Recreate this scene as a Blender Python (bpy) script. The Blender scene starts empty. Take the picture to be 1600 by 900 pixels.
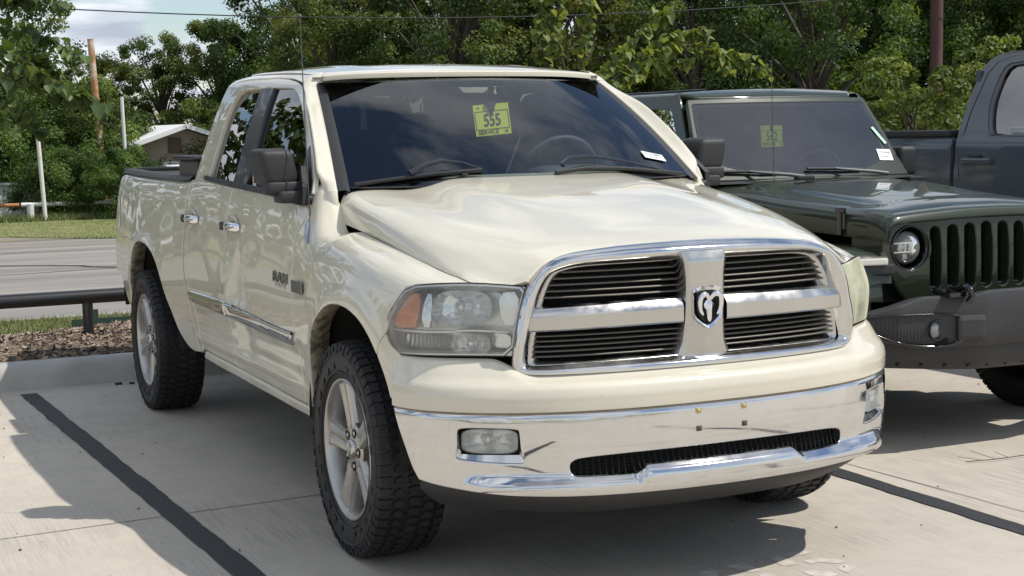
import bpy, bmesh, math, random
import numpy as np
from mathutils import Vector, Matrix
from mathutils.geometry import delaunay_2d_cdt
random.seed(7); RNG = np.random.default_rng(7)
SC = bpy.context.scene
# ------------------------------------------------------------------ camera
cam = bpy.data.objects.new('camera', bpy.data.cameras.new('camera')); SC.collection.objects.link(cam); SC.camera = cam
CY, CP, CR = 0.42771, -0.10241, -0.02155
fw = Vector((math.sin(CY)*math.cos(CP), math.cos(CY)*math.cos(CP), math.sin(CP)))
rt = Vector((math.cos(CY), -math.sin(CY), 0)); up = rt.cross(fw)
R_ = rt*math.cos(CR)+up*math.sin(CR); U_ = -rt*math.sin(CR)+up*math.cos(CR)
cam.matrix_world = Matrix(((R_.x, U_.x, -fw.x, -2.78413), (R_.y, U_.y, -fw.y, -5.46694), (R_.z, U_.z, -fw.z, 1.57802), (0, 0, 0, 1)))
cam.data.sensor_width = 36; cam.data.lens = 2448.94885/1600*36; cam.data.clip_start = .1; cam.data.clip_end = 2000
# ------------------------------------------------------------------ light
SUN = Vector((.60, -.37, 1.0)).normalized()
EL = math.asin(SUN.z); AZ = math.atan2(SUN.x, SUN.y)
W = bpy.data.worlds.new('World'); SC.world = W; W.use_nodes = True
nt = W.node_tree; N = nt.nodes; L = nt.links; N.clear()
wo = N.new('ShaderNodeOutputWorld'); bg = N.new('ShaderNodeBackground'); sky = N.new('ShaderNodeTexSky')
sky.sky_type = 'NISHITA'; sky.sun_disc = False; sky.sun_elevation = EL; sky.sun_rotation = AZ; sky.air_density = 1.0; sky.dust_density = .35; sky.ozone_density = 1.6
tc = N.new('ShaderNodeTexCoord'); sp = N.new('ShaderNodeSeparateXYZ'); L.new(tc.outputs['Generated'], sp.inputs[0])
# clouds laid on a flat layer above: direction / (z + k)
add = N.new('ShaderNodeMath'); add.operation = 'ADD'; add.inputs[1].default_value = .16; L.new(sp.outputs['Z'], add.inputs[0])
mx0 = N.new('ShaderNodeMath'); mx0.operation = 'MAXIMUM'; mx0.inputs[1].default_value = .05; L.new(add.outputs[0], mx0.inputs[0])
dv = N.new('ShaderNodeVectorMath'); dv.operation = 'DIVIDE'; cb = N.new('ShaderNodeCombineXYZ')
for i in range(3): L.new(mx0.outputs[0], cb.inputs[i])
L.new(tc.outputs['Generated'], dv.inputs[0]); L.new(cb.outputs[0], dv.inputs[1])
n1 = N.new('ShaderNodeTexNoise'); n1.inputs['Scale'].default_value = 1.9; n1.inputs['Detail'].default_value = 9; n1.inputs['Roughness'].default_value = .56; n1.inputs['Distortion'].default_value = .3
L.new(dv.outputs[0], n1.inputs['Vector'])
cr = N.new('ShaderNodeValToRGB'); cr.color_ramp.elements[0].position = .43; cr.color_ramp.elements[1].position = .53; L.new(n1.outputs['Fac'], cr.inputs[0])
n2 = N.new('ShaderNodeTexNoise'); n2.inputs['Scale'].default_value = 2.6; n2.inputs['Detail'].default_value = 6; L.new(dv.outputs[0], n2.inputs['Vector'])
cc = N.new('ShaderNodeValToRGB'); cc.color_ramp.elements[0].position = .35; cc.color_ramp.elements[1].position = .68
cc.color_ramp.elements[0].color = (4.0, 4.5, 5.4, 1); cc.color_ramp.elements[1].color = (8.4, 8.7, 9.1, 1); L.new(n2.outputs['Fac'], cc.inputs[0])
mix = N.new('ShaderNodeMixRGB'); L.new(cr.outputs[0], mix.inputs[0]); L.new(sky.outputs[0], mix.inputs[1]); L.new(cc.outputs[0], mix.inputs[2])
L.new(mix.outputs[0], bg.inputs[0]); bg.inputs[1].default_value = .122; L.new(bg.outputs[0], wo.inputs[0])
sl = bpy.data.lights.new('sun', 'SUN'); sl.energy = 4.0; sl.angle = math.radians(.55); sl.color = (1.0, .955, .88)
so = bpy.data.objects.new('sun', sl); SC.collection.objects.link(so); so.rotation_euler = SUN.to_track_quat('Z', 'Y').to_euler(); so.location = (6, -4, 12)
SC.view_settings.view_transform = 'Standard'; SC.view_settings.look = 'None'; SC.view_settings.gamma = 1; SC.view_settings.exposure = .05; SC.view_settings.use_curve_mapping = False
SC.cycles.max_bounces = 8; SC.cycles.transparent_max_bounces = 24; SC.cycles.use_denoising = True; SC.cycles.sample_clamp_indirect = 6
SC.cycles.caustics_reflective = False; SC.cycles.caustics_refractive = False

# ------------------------------------------------------------------ materials
MATS = {}
def mat(name, col, rough=.5, metal=0, coat=0, spec=.5, bump=None, var=None, trans=0, coat_rough=.03, alpha=1):
    """bump=(scale, strength, detail) noise bump; var=(scale, second colour, lo, hi) noise-mixed colour"""
    m = bpy.data.materials.new(name); m.use_nodes = True; t = m.node_tree; n = t.nodes; l = t.links; p = n['Principled BSDF']
    p.inputs['Base Color'].default_value = (*col, 1); p.inputs['Roughness'].default_value = rough; p.inputs['Metallic'].default_value = metal
    p.inputs['Coat Weight'].default_value = coat; p.inputs['Coat Roughness'].default_value = coat_rough; p.inputs['Specular IOR Level'].default_value = spec
    p.inputs['Alpha'].default_value = alpha
    c = n.new('ShaderNodeTexCoord')
    if var:
        ns = n.new('ShaderNodeTexNoise'); ns.inputs['Scale'].default_value = var[0]; ns.inputs['Detail'].default_value = 6; l.new(c.outputs['Object'], ns.inputs['Vector'])
        r = n.new('ShaderNodeMapRange'); r.inputs['From Min'].default_value = var[2]; r.inputs['From Max'].default_value = var[3]; l.new(ns.outputs['Fac'], r.inputs['Value'])
        mx = n.new('ShaderNodeMixRGB'); mx.inputs[1].default_value = (*col, 1); mx.inputs[2].default_value = (*var[1], 1); l.new(r.outputs[0], mx.inputs[0]); l.new(mx.outputs[0], p.inputs['Base Color'])
    if bump:
        ns = n.new('ShaderNodeTexNoise'); ns.inputs['Scale'].default_value = bump[0]; ns.inputs['Detail'].default_value = bump[2] if len(bump) > 2 else 4; l.new(c.outputs['Object'], ns.inputs['Vector'])
        b = n.new('ShaderNodeBump'); b.inputs['Strength'].default_value = bump[1]; b.inputs['Distance'].default_value = .01; l.new(ns.outputs['Fac'], b.inputs['Height']); l.new(b.outputs[0], p.inputs['Normal'])
    MATS[name] = m; return m
def nodes(m): return m.node_tree.nodes, m.node_tree.links, m.node_tree.nodes['Principled BSDF']

# ------------------------------------------------------------------ objects
def tag(o, label=None, cat=None, group=None, kind=None):
    if label: o['label'] = label
    if cat: o['category'] = cat
    if group: o['group'] = group
    if kind: o['kind'] = kind
    return o
def empty(name, loc=(0, 0, 0), rz=0, parent=None):
    o = bpy.data.objects.new(name, None); SC.collection.objects.link(o); o.location = loc; o.rotation_euler = (0, 0, rz); o.empty_display_size = .2
    if parent: o.parent = parent
    return o
def link(name, me, m, parent=None):
    o = bpy.data.objects.new(name, me)
    for q in (m if isinstance(m, (list, tuple)) else [m]): me.materials.append(q)
    SC.collection.objects.link(o)
    if parent: o.parent = parent
    return o
def copy_tree(o, parent=None):
    c = o.copy(); SC.collection.objects.link(c)
    if parent: c.parent = parent
    for ch in list(o.children): copy_tree(ch, c)
    return c

class MB:
    """collects verts, faces, optional custom normals and material indices; builds ONE mesh object"""
    def __init__(s): s.v = []; s.f = []; s.n = []; s.mi = []; s.sm = []; s.nv = 0
    def add(s, V, F, Nn=None, mi=0, smooth=False):
        V = np.asarray(V, float).reshape(-1, 3); s.v.append(V)
        s.n.append(np.asarray(Nn, float) if Nn is not None else np.full((len(V), 3), np.nan))
        for f in F: s.f.append(tuple(int(i)+s.nv for i in f))
        s.mi += [mi]*len(F); s.sm += [smooth]*len(F); s.nv += len(V); return s
    def grid(s, P, closed_u=False, closed_v=False, smooth=True, mi=0, flip=False):
        P = np.asarray(P, float); a, b = P.shape[:2]; F = []
        for i in range(a-(0 if closed_u else 1)):
            for j in range(b-(0 if closed_v else 1)):
                q = (i*b+j, ((i+1) % a)*b+j, ((i+1) % a)*b+(j+1) % b, i*b+(j+1) % b); F.append(q[::-1] if flip else q)
        return s.add(P.reshape(-1, 3), F, None, mi, smooth)
    def box(s, c, d, rot=None, mi=0, bev=0):
        bm = bmesh.new(); bmesh.ops.create_cube(bm, size=1)
        for v in bm.verts: v.co = Vector((v.co.x*d[0], v.co.y*d[1], v.co.z*d[2]))
        if bev: bmesh.ops.bevel(bm, geom=bm.edges[:], offset=bev, segments=2, affect='EDGES', profile=.6)
        M = (rot.to_matrix() if hasattr(rot, 'to_matrix') else rot) if rot is not None else Matrix.Identity(3)
        V = [M @ v.co+Vector(c) for v in bm.verts]; s.add([tuple(v) for v in V], [[v.index for v in f.verts] for f in bm.faces], None, mi, False); bm.free(); return s
    def tube(s, pts, r, n=10, mi=0, caps=True, sy=1.0):
        P = [Vector(p) for p in pts]; rr = r if isinstance(r, (list, tuple)) else [r]*len(P); rings = []
        prev = None
        for i, p in enumerate(P):
            d = (P[min(i+1, len(P)-1)]-P[max(i-1, 0)]).normalized()
            if prev is None: a = d.orthogonal().normalized()
            else: a = (prev-d*prev.dot(d)); a = a.normalized() if a.length > 1e-6 else d.orthogonal().normalized()
            prev = a; b = d.cross(a)
            rings.append([p+(a*math.cos(2*math.pi*k/n)+b*math.sin(2*math.pi*k/n)*sy)*rr[i] for k in range(n)])
        s.grid(np.array([[tuple(v) for v in r_] for r_ in rings]), closed_v=True, mi=mi)
        if caps:
            s.add([tuple(v) for v in rings[0]], [list(range(n))[::1]], None, mi); s.add([tuple(v) for v in rings[-1]], [list(range(n))[::-1]], None, mi)
        return s
    def lathe(s, prof, axis='x', c=(0, 0, 0), n=48, mi=0, flip=False, sign=1):
        """prof: list of (axial, radius)"""
        P = np.zeros((n, len(prof), 3)); th = np.arange(n)*2*math.pi/n; ax = {'x': 0, 'y': 1, 'z': 2}[axis]; o1, o2 = [(1, 2), (2, 0), (0, 1)][ax]
        for j, (a, r) in enumerate(prof):
            P[:, j, ax] = a*sign; P[:, j, o1] = r*np.cos(th); P[:, j, o2] = r*np.sin(th)
        return s.grid(P+np.array(c), closed_u=True, mi=mi, flip=flip)
    def mirror(s):
        m = MB(); m.v = [v*np.array([-1, 1, 1.]) for v in s.v]; m.n = [v*np.array([-1, 1, 1.]) for v in s.n]; m.f = [f[::-1] for f in s.f]; m.mi = list(s.mi); m.sm = list(s.sm); m.nv = s.nv; return m
    def move(s, M):
        M3 = np.array(M)[:3, :3]; t = np.array(M)[:3, 3]; s.v = [v @ M3.T+t for v in s.v]; s.n = [v @ M3.T for v in s.n]; return s
    def mesh(s, name):
        me = bpy.data.meshes.new(name); V = np.concatenate(s.v); me.from_pydata(V.tolist(), [], s.f)
        me.polygons.foreach_set('material_index', s.mi); me.polygons.foreach_set('use_smooth', s.sm)
        NN = np.concatenate(s.n)
        if np.isfinite(NN[:, 0]).any():
            me.update(); base = np.array([tuple(n.vector) for n in me.vertex_normals]); ok = np.isfinite(NN[:, 0]); base[ok] = NN[ok]
            base /= np.maximum(np.linalg.norm(base, axis=1), 1e-9)[:, None]
            me.normals_split_custom_set_from_vertices(base.tolist())
        me.update(); return me
    def build(s, name, m, parent=None, auto=None):
        me = s.mesh(name); o = link(name, me, m, parent)
        if auto is not None: me.set_sharp_from_angle(angle=math.radians(auto))
        return o

# ------------------------------------------------------------------ panels cut from a surface
def resample(pts, step, sc, smooth=2, closed=True):
    """pts (a,b[,corner]) -> dense loop; round off points not marked as corners"""
    P = [(p[0]*sc[0], p[1]*sc[1], (p[2] if len(p) > 2 else 0)) for p in pts]
    for _ in range(smooth):
        Q = []; n = len(P)
        for i in range(n):
            p = P[i]
            if p[2]: Q.append(p); continue
            if not closed and i in (0, n-1): Q.append(p); continue
            a, b = P[i-1], P[(i+1) % n]
            ka, kb = (.25 if not a[2] else .35), (.25 if not b[2] else .35)
            Q.append((p[0]*(1-ka)+a[0]*ka, p[1]*(1-ka)+a[1]*ka, 0)); Q.append((p[0]*(1-kb)+b[0]*kb, p[1]*(1-kb)+b[1]*kb, 0))
        P = Q
    out = []; n = len(P)
    for i in range(n if closed else n-1):
        p, q = P[i], P[(i+1) % n]; d = math.hypot(q[0]-p[0], q[1]-p[1]); k = max(1, int(math.ceil(d/step)))
        for j in range(k): out.append((p[0]+(q[0]-p[0])*j/k, p[1]+(q[1]-p[1])*j/k))
    if not closed: out.append(P[-1][:2])
    out = [out[i] for i in range(len(out)) if i == 0 or math.hypot(out[i][0]-out[i-1][0], out[i][1]-out[i-1][1]) > 1e-5]
    if closed and math.hypot(out[0][0]-out[-1][0], out[0][1]-out[-1][1]) < 1e-5: out.pop()
    return np.array(out)
def area2(P): return np.sum(P[:, 0]*np.roll(P[:, 1], -1)-np.roll(P[:, 0], -1)*P[:, 1])
def inside(P, Q):
    x, y = Q[:, 0], Q[:, 1]; c = np.zeros(len(Q), bool); n = len(P)
    for i in range(n):
        x1, y1 = P[i]; x2, y2 = P[(i+1) % n]
        if y1 == y2: continue
        k = ((y1 > y) != (y2 > y)) & (x < (x2-x1)*(y-y1)/(y2-y1)+x1); c ^= k
    return c
def inset(P, d):
    """move a loop to its left by d"""
    t = np.roll(P, -1, 0)-P; t /= np.maximum(np.linalg.norm(t, axis=1), 1e-9)[:, None]; tp = np.roll(t, 1, 0)
    b = t+tp; b /= np.maximum(np.linalg.norm(b, axis=1), 1e-6)[:, None]; n = np.stack([-b[:, 1], b[:, 0]], 1)
    c = np.clip(np.sum(b*t, 1), .45, 1); return P+n*(d/c)[:, None]
def panel(f, outline, holes=(), step=.03, sc=(1, .125), hem=.004, drop=.0025, thick=.015, smooth=2, out=None, flange=None, mb=None, off=0.0, hole_thick=None):
    """one sheet cut from surface f(a,b): analytic normals, rolled edge, turned-in flange. out = rough outward direction at its middle"""
    mb = mb or MB(); loops = []
    for k, ol in enumerate([outline]+list(holes)):
        P = resample(ol, step*.5, sc, smooth); ccw = area2(P) > 0
        if (k == 0) != ccw: P = P[::-1]
        loops.append(P)                       # outer ccw, holes cw: material is on the left of both
    ins = [inset(P, hem) for P in loops]
    lo = loops[0].min(0); hi = loops[0].max(0)
    gx, gy = np.meshgrid(np.arange(lo[0]+step/2, hi[0], step), np.arange(lo[1]+step/2, hi[1], step)); G = np.stack([gx.ravel(), gy.ravel()], 1)
    ok = inside(ins[0], G)
    for h in ins[1:]: ok &= ~inside(h, G)
    G = G[ok]; B = np.concatenate(ins)
    if len(G):
        keep = np.ones(len(G), bool)
        for i in range(0, len(G), 500):
            d = np.linalg.norm(G[i:i+500, None, :]-B[None], axis=2).min(1); keep[i:i+500] = d > step*.33
        G = G[keep]
    A = np.concatenate([B, G]); E = []; k = 0
    for P in ins:
        n = len(P); E += [(k+i, k+(i+1) % n) for i in range(n)]; k += n
    vs, es, fs, ov, _, _ = delaunay_2d_cdt([Vector(p) for p in A], E, [], 0, 1e-6, True)
    V2 = np.array([tuple(v) for v in vs]); T = np.array([t for t in fs if len(t) == 3])
    c = V2[T].mean(1); ok = inside(ins[0], c)
    for h in ins[1:]: ok &= ~inside(h, c)
    T = T[ok]
    isc = 1/np.array(sc)
    def ev(P2):
        a, b = P2[:, 0]*isc[0], P2[:, 1]*isc[1]; return f(a, b), normals(f, a, b, 2e-3*isc[0], 2e-3*isc[1])
    V, Nn = ev(V2); sg = 1.0
    ref = np.array(out) if out is not None else None
    if ref is not None and np.sum(Nn.mean(0)*ref) < 0: sg = -1.0
    Nn = Nn*sg; V = V+Nn*off
    if sg < 0: T = T[:, ::-1]
    mb.add(V, T, Nn, 0, True)
    for k, (P, Q) in enumerate(zip(loops, ins)):
        n = len(P); pv, pn = ev(P); qv, qn = ev(Q); pn *= sg; qn *= sg; pv = pv+pn*off; qv = qv+qn*off
        o = pv-qv; o /= np.maximum(np.linalg.norm(o, axis=1), 1e-9)[:, None]
        e0 = pv-pn*drop; th = thick if k == 0 or hole_thick is None else hole_thick; e1 = e0-pn*th
        VV = np.concatenate([qv, e0, e0, e1]); n1 = pn+o; n1 /= np.linalg.norm(n1, axis=1)[:, None]
        NN = np.concatenate([qn, n1, n1*.4+o, o]); F = []
        for i in range(n):
            j = (i+1) % n
            for (r0, r1) in ((0, n), (2*n, 3*n)):
                q = (r0+i, r1+i, r1+j, r0+j); F.append(q if sg > 0 else q[::-1])
        mb.add(VV, F, NN, 0, True)
    return mb
def text_mesh(s, size, font_scale=1.0, extrude=0.0, bold=0.0, align='CENTER'):
    cu = bpy.data.curves.new('t', 'FONT'); cu.body = s; cu.size = size; cu.extrude = extrude; cu.offset = bold; cu.align_x = align; cu.align_y = 'CENTER'
    o = bpy.data.objects.new('t', cu); me = bpy.data.meshes.new_from_object(o); bpy.data.objects.remove(o); bpy.data.curves.remove(cu)
    V = np.array([tuple(v.co) for v in me.vertices]).reshape(-1, 3); F = [tuple(p.vertices) for p in me.polygons]; bpy.data.meshes.remove(me)
    V[:, 0] *= font_scale; return V, F
def ring_bridge(mb, A, B, smooth=False, mi=0, flip=False):
    """bridge two closed loops with equal counts"""
    n = len(A); F = []
    for i in range(n):
        j = (i+1) % n; q = (i, j, n+j, n+i); F.append(q[::-1] if flip else q)
    mb.add(np.concatenate([A, B]), F, None, mi, smooth)
import numpy as np, math
def hermite(xk, Y, x):
    xk = np.asarray(xk, float); Y = np.asarray(Y, float); x = np.asarray(x, float)
    h = np.diff(xk)[:, None]; d = np.diff(Y, axis=0)/h
    m = np.zeros_like(Y); m[0] = d[0]; m[-1] = d[-1]
    if len(xk) > 2:
        h0, h1 = h[:-1], h[1:]
        m[1:-1] = (h1*d[:-1]+h0*d[1:])/(h0+h1)
    i = np.clip(np.searchsorted(xk, x)-1, 0, len(xk)-2)
    hh = h[i]; t = ((x-xk[i])[:, None])/hh
    lo = t < 0; hi = t > 1
    tt = np.clip(t, 0, 1)
    r = ((2*tt**3-3*tt**2+1)*Y[i]+(tt**3-2*tt**2+tt)*hh*m[i]+(-2*tt**3+3*tt**2)*Y[i+1]+(tt**3-tt**2)*hh*m[i+1])
    r = r+np.where(lo, t*hh*m[i], 0)+np.where(hi, (t-1)*hh*m[i+1], 0)
    return r
class Loft:
    """surface through rows of 3D points: a runs over the stations, b over the points of a row"""
    def __init__(self, a, rows, post=None):
        self.a = np.array(a, float); self.rows = np.array(rows, float); self.N = self.rows.shape[1]; self.post = post
    def __call__(self, a, b):
        a = np.atleast_1d(np.asarray(a, float)); b = np.atleast_1d(np.asarray(b, float))
        C = hermite(self.a, self.rows.reshape(len(self.a), -1), a).reshape(len(a), self.N, 3)
        N = self.N; i = np.clip(np.floor(b).astype(int), 0, N-2); t = (b-i)[:, None]; k = np.arange(len(a))
        p1 = C[k, i]; p2 = C[k, i+1]
        p0 = np.where((i > 0)[:, None], C[k, np.maximum(i-1, 0)], 2*p1-p2)
        p3 = np.where((i < N-2)[:, None], C[k, np.minimum(i+2, N-1)], 2*p2-p1)
        m1 = (p2-p0)/2; m2 = (p3-p1)/2; tt = np.clip(t, 0, 1)
        r = (2*tt**3-3*tt**2+1)*p1+(tt**3-2*tt**2+tt)*m1+(-2*tt**3+3*tt**2)*p2+(tt**3-tt**2)*m2
        r = r+np.where(t < 0, t*m1, 0)+np.where(t > 1, (t-1)*m2, 0)
        if self.post: r = self.post(r)
        return r
class Plan:
    """upright surface that follows a plan curve (x,y); a = arc length from the centre, b = z; off(a,z) pushes it out"""
    def __init__(self, pts, off):
        P = np.array(pts, float); x = np.concatenate([-P[:0:-1, 0], P[:, 0]]); y = np.concatenate([P[:0:-1, 1], P[:, 1]])
        Q = np.stack([x, y], 1)
        L = np.concatenate([[0], np.cumsum(np.linalg.norm(np.diff(Q, axis=0), axis=1))]); L -= L[-1]/2
        self.L, self.Q, self.off = L, Q, off
    def xy(self, a): return hermite(self.L, self.Q, a)
    def u_of_x(self, x):
        a = np.linspace(self.L[0], self.L[-1], 4001); return np.interp(x, self.xy(a)[:, 0], a)
    def __call__(self, a, b):
        a = np.atleast_1d(np.asarray(a, float)); b = np.atleast_1d(np.asarray(b, float))
        q = self.xy(a); d = self.xy(a+.02)-self.xy(a-.02); d /= np.linalg.norm(d, axis=1)[:, None]
        n = np.stack([d[:, 1], -d[:, 0]], 1)
        q = q+n*np.asarray(self.off(a, b))[:, None]
        return np.column_stack([q, b])
def mirrored(f):
    return lambda a, b: f(a, b)*np.array([-1, 1, 1.])
def normals(f, a, b, e=2e-3, eb=None):
    eb = eb or e
    da = f(a+e, b)-f(a-e, b); db = f(a, b+eb)-f(a, b-eb); n = np.cross(da, db)
    return n/np.maximum(np.linalg.norm(n, axis=1), 1e-12)[:, None]
def sstep(a, b, x):
    t = np.clip((x-a)/(b-a), 0, 1); return t*t*(3-2*t)

# ---------------------------------------------------------------- surfaces of the white pickup (x half width, y along, z up)
def row(y, pts): return [(p[0], y+(p[2] if len(p) > 2 else 0), p[1]) for p in pts]
SIDE_K = [
 (-.86, [(.640,1.052),(.645,1.045),(.655,1.035),(.665,1.02),(.67,.95),(.675,.88),(.68,.80),(.68,.70),(.68,.60)]),
 (-.78, [(.735,1.058),(.75,1.052),(.762,1.042),(.772,1.02),(.778,.95),(.78,.88),(.782,.80),(.78,.70),(.78,.60)]),
 (-.66, [(.765,1.072),(.80,1.068),(.835,1.058),(.857,1.03),(.872,.95),(.878,.88),(.88,.80),(.875,.68),(.87,.56)]),
 (-.54, [(.785,1.088),(.835,1.083),(.885,1.070),(.925,1.03),(.945,.95),(.95,.88),(.95,.80),(.94,.65),(.93,.50)]),
 (-.40, [(.800,1.112),(.855,1.108),(.912,1.090),(.955,1.04),(.976,.96),(.985,.88),(.985,.78),(.965,.62),(.95,.45)]),
 (-.20, [(.812,1.143),(.865,1.140),(.925,1.118),(.968,1.06),(.992,.975),(1.00,.90),(1.00,.78),(.975,.60),(.95,.42)]),
 (.0,   [(.818,1.168),(.872,1.164),(.932,1.138),(.974,1.075),(.998,.98),(1.005,.92),(1.003,.78),(.975,.60),(.95,.42)]),
 (.20,  [(.820,1.190),(.874,1.184),(.935,1.152),(.974,1.08),(.994,.98),(.999,.91),(.995,.78),(.968,.60),(.945,.42)]),
 (.40,  [(.822,1.210),(.872,1.208),(.932,1.172),(.970,1.08),(.984,.98),(.988,.90),(.982,.78),(.958,.60),(.94,.42)]),
 (.455, [(.815,1.275),(.868,1.268),(.928,1.212),(.965,1.08),(.980,.98),(.984,.90),(.980,.78),(.956,.60),(.94,.42)]),
 (.52,  [(.845,1.352),(.880,1.328),(.922,1.244),(.962,1.10),(.978,.98),(.982,.88),(.978,.76),(.952,.60),(.935,.41)]),
 (.66,  [(.890,1.342),(.912,1.312),(.940,1.227),(.962,1.10),(.976,.97),(.979,.86),(.974,.745),(.948,.60),(.932,.41)]),
 (.90,  [(.905,1.340),(.922,1.312),(.944,1.230),(.963,1.11),(.975,.97),(.977,.86),(.972,.735),(.946,.60),(.93,.41)]),
 (1.7,  [(.912,1.342),(.928,1.314),(.948,1.235),(.965,1.11),(.977,.97),(.979,.86),(.974,.735),(.948,.60),(.93,.41)]),
 (2.45, [(.908,1.348),(.924,1.320),(.946,1.240),(.964,1.11),(.977,.97),(.980,.86),(.975,.735),(.950,.60),(.93,.41)]),
 (2.75, [(.905,1.335),(.925,1.310),(.950,1.240),(.970,1.11),(.986,.97),(.992,.86),(.988,.735),(.962,.60),(.93,.41)]),
 (3.1,  [(.905,1.335),(.928,1.310),(.955,1.240),(.978,1.12),(.998,.99),(1.008,.88),(1.006,.735),(.985,.60),(.95,.41)]),
 (3.57, [(.905,1.337),(.930,1.312),(.958,1.245),(.984,1.13),(1.006,1.01),(1.014,.95),(1.010,.735),(.985,.60),(.95,.41)]),
 (4.0,  [(.900,1.340),(.925,1.315),(.952,1.245),(.975,1.12),(.994,.99),(1.000,.88),(.998,.735),(.975,.60),(.94,.41)]),
 (4.4,  [(.890,1.345),(.912,1.320),(.935,1.240),(.955,1.11),(.968,.98),(.972,.87),(.968,.735),(.95,.60),(.92,.41)]),
 (4.58, [(.865,1.345),(.885,1.320),(.905,1.240),(.925,1.11),(.938,.98),(.942,.87),(.938,.735),(.92,.60),(.89,.41)]),
 (4.64, [(.835,1.342),(.850,1.320),(.865,1.240),(.880,1.11),(.890,.98),(.893,.87),(.890,.735),(.87,.60),(.85,.41)]),
]
def side_post(r):
    y, z = r[:, 1], r[:, 2]; dx = np.zeros(len(r))
    # pressed crease under the door mouldings and the flared sill
    dx -= .007*sstep(.735, .715, z)*sstep(.62, .68, z)*sstep(.45, .6, y)*sstep(2.95, 2.8, y)
    dx += .012*np.exp(-((z-.545)/.022)**2)*sstep(.5, .9, y)*sstep(2.6, 2.4, y)
    # wheel-arch lips: raised rolled rim round each opening
    for cy, ry in ((.0, .0), (3.52, .0)):
        d = np.hypot(y-cy-(-.075 if cy < 1 else -.02), (z-.47)*1.0)
        dx += .010*np.exp(-((d-.515)/.035)**2)*(z > .3)
    r = r.copy(); r[:, 0] += dx
    return r
side = Loft([k[0] for k in SIDE_K], [row(*k) for k in SIDE_K], side_post)
def dent_side(a, b):   # passenger side with the crushed spot around the front door's rear edge
    r = side(a, b); y, z = r[:, 1], r[:, 2]; yy = y-1.5
    k = sstep(.76, .84, z)*sstep(1.10, .98, z)
    wd = .03+.16*np.clip((1.06-z)/.26, 0, 1)
    wd2 = .015+.20*np.clip((1.08-z)/.28, 0, 1); r[:, 0] -= k*.034*np.clip(1-np.abs(yy-.0)/wd2, 0, 1)*(.55+.45*np.clip(np.abs(yy)/wd2*3, 0, 1))
    r[:, 0] += sstep(.72, .80, z)*sstep(1.05, .9, z)*.010*np.exp(-((yy-.20)/.05)**2)
    r[:, 0] -= .010*np.exp(-((yy+.02)/.10)**2)*sstep(.74, .70, z)*sstep(.52, .6, z)
    r[:, 0] -= .004*np.exp(-((y-1.28)/.1)**2-((z-1.05)/.05)**2)
    # soft factory waviness
    r[:, 0] += .0012*np.sin(y*5.1+z*7)+.0009*np.sin(y*9.7-z*4+1)
    return r*np.array([-1, 1, 1.])

# greenhouse side: rows along y, from the belt up to the roof edge
def gh_rows():
    rows = []; st = []
    for y in (.2, .5, .9, 1.2, 1.7, 2.2, 2.45, 2.8):
        k = {.2: -.03, .5: -.012, .9: 0, 1.2: 0, 1.7: .004, 2.2: 0, 2.45: -.006, 2.8: -.02}[y]
        rt = {.2: 1.80, .5: 1.80, .9: 1.805, 1.2: 1.815, 1.7: 1.835, 2.2: 1.845, 2.45: 1.84, 2.8: 1.83}[y]
        rows.append([(.918+k, y, 1.335), (.885+k, y, 1.44), (.845+k, y, 1.56), (.80+k, y, 1.68), (.762+k, y, rt-.07), (.735+k, y, rt-.02), (.690+k, y, rt+.008), (.64+k, y, rt+.022)]); st.append(y)
    return st, rows
green = Loft(*gh_rows())
# smooth door glass surface
def _gg():
    rows = []
    for y, k in ((.3, -.016), (1.6, .0), (2.8, -.016)):
        rows.append([(.918+k, y, 1.335), (.884+k, y, 1.44), (.843+k, y, 1.56), (.799+k, y, 1.68), (.762+k, y, 1.76), (.735+k, y, 1.81), (.690+k, y, 1.84), (.64+k, y, 1.85)])
    return [.3, 1.6, 2.8], rows
glassf = Loft(*_gg())
# roof: across
def roof_f(a, b):   # a = x, b = y
    x, y = np.atleast_1d(a), np.atleast_1d(b)
    e = hermite([.7, 1.0, 1.3, 1.9, 2.3, 2.46, 2.6], np.array([[1.735], [1.806], [1.842], [1.868], [1.868], [1.855], [1.83]]), y)[:, 0]
    z = e+.026*(1-(x/.7)**2)-.012*np.abs(x/.7)**6+.006*np.exp(-((np.abs(x)-.42)/.03)**2)*sstep(1.25, 1.5, y)
    return np.column_stack([x, y, z])
# windscreen: a = -1..1 across, b = 0..1 up
def wind_f(a, b):
    a, b = np.atleast_1d(a), np.atleast_1d(b)
    hw = .80+(.672-.80)*b
    x = a*hw
    y0 = .475-.20*(1-np.abs(a)**2.2); y1 = 1.125-.14*(1-np.abs(a)**2.2)
    y = y0+(y1-y0)*b
    z0 = 1.352+.012*(1-a*a); z1 = 1.782+.016*(1-a*a)
    z = z0+(z1-z0)*b+.022*np.sin(np.pi*np.clip(b, -.2, 1.2))
    return np.column_stack([x, y, z])
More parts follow.
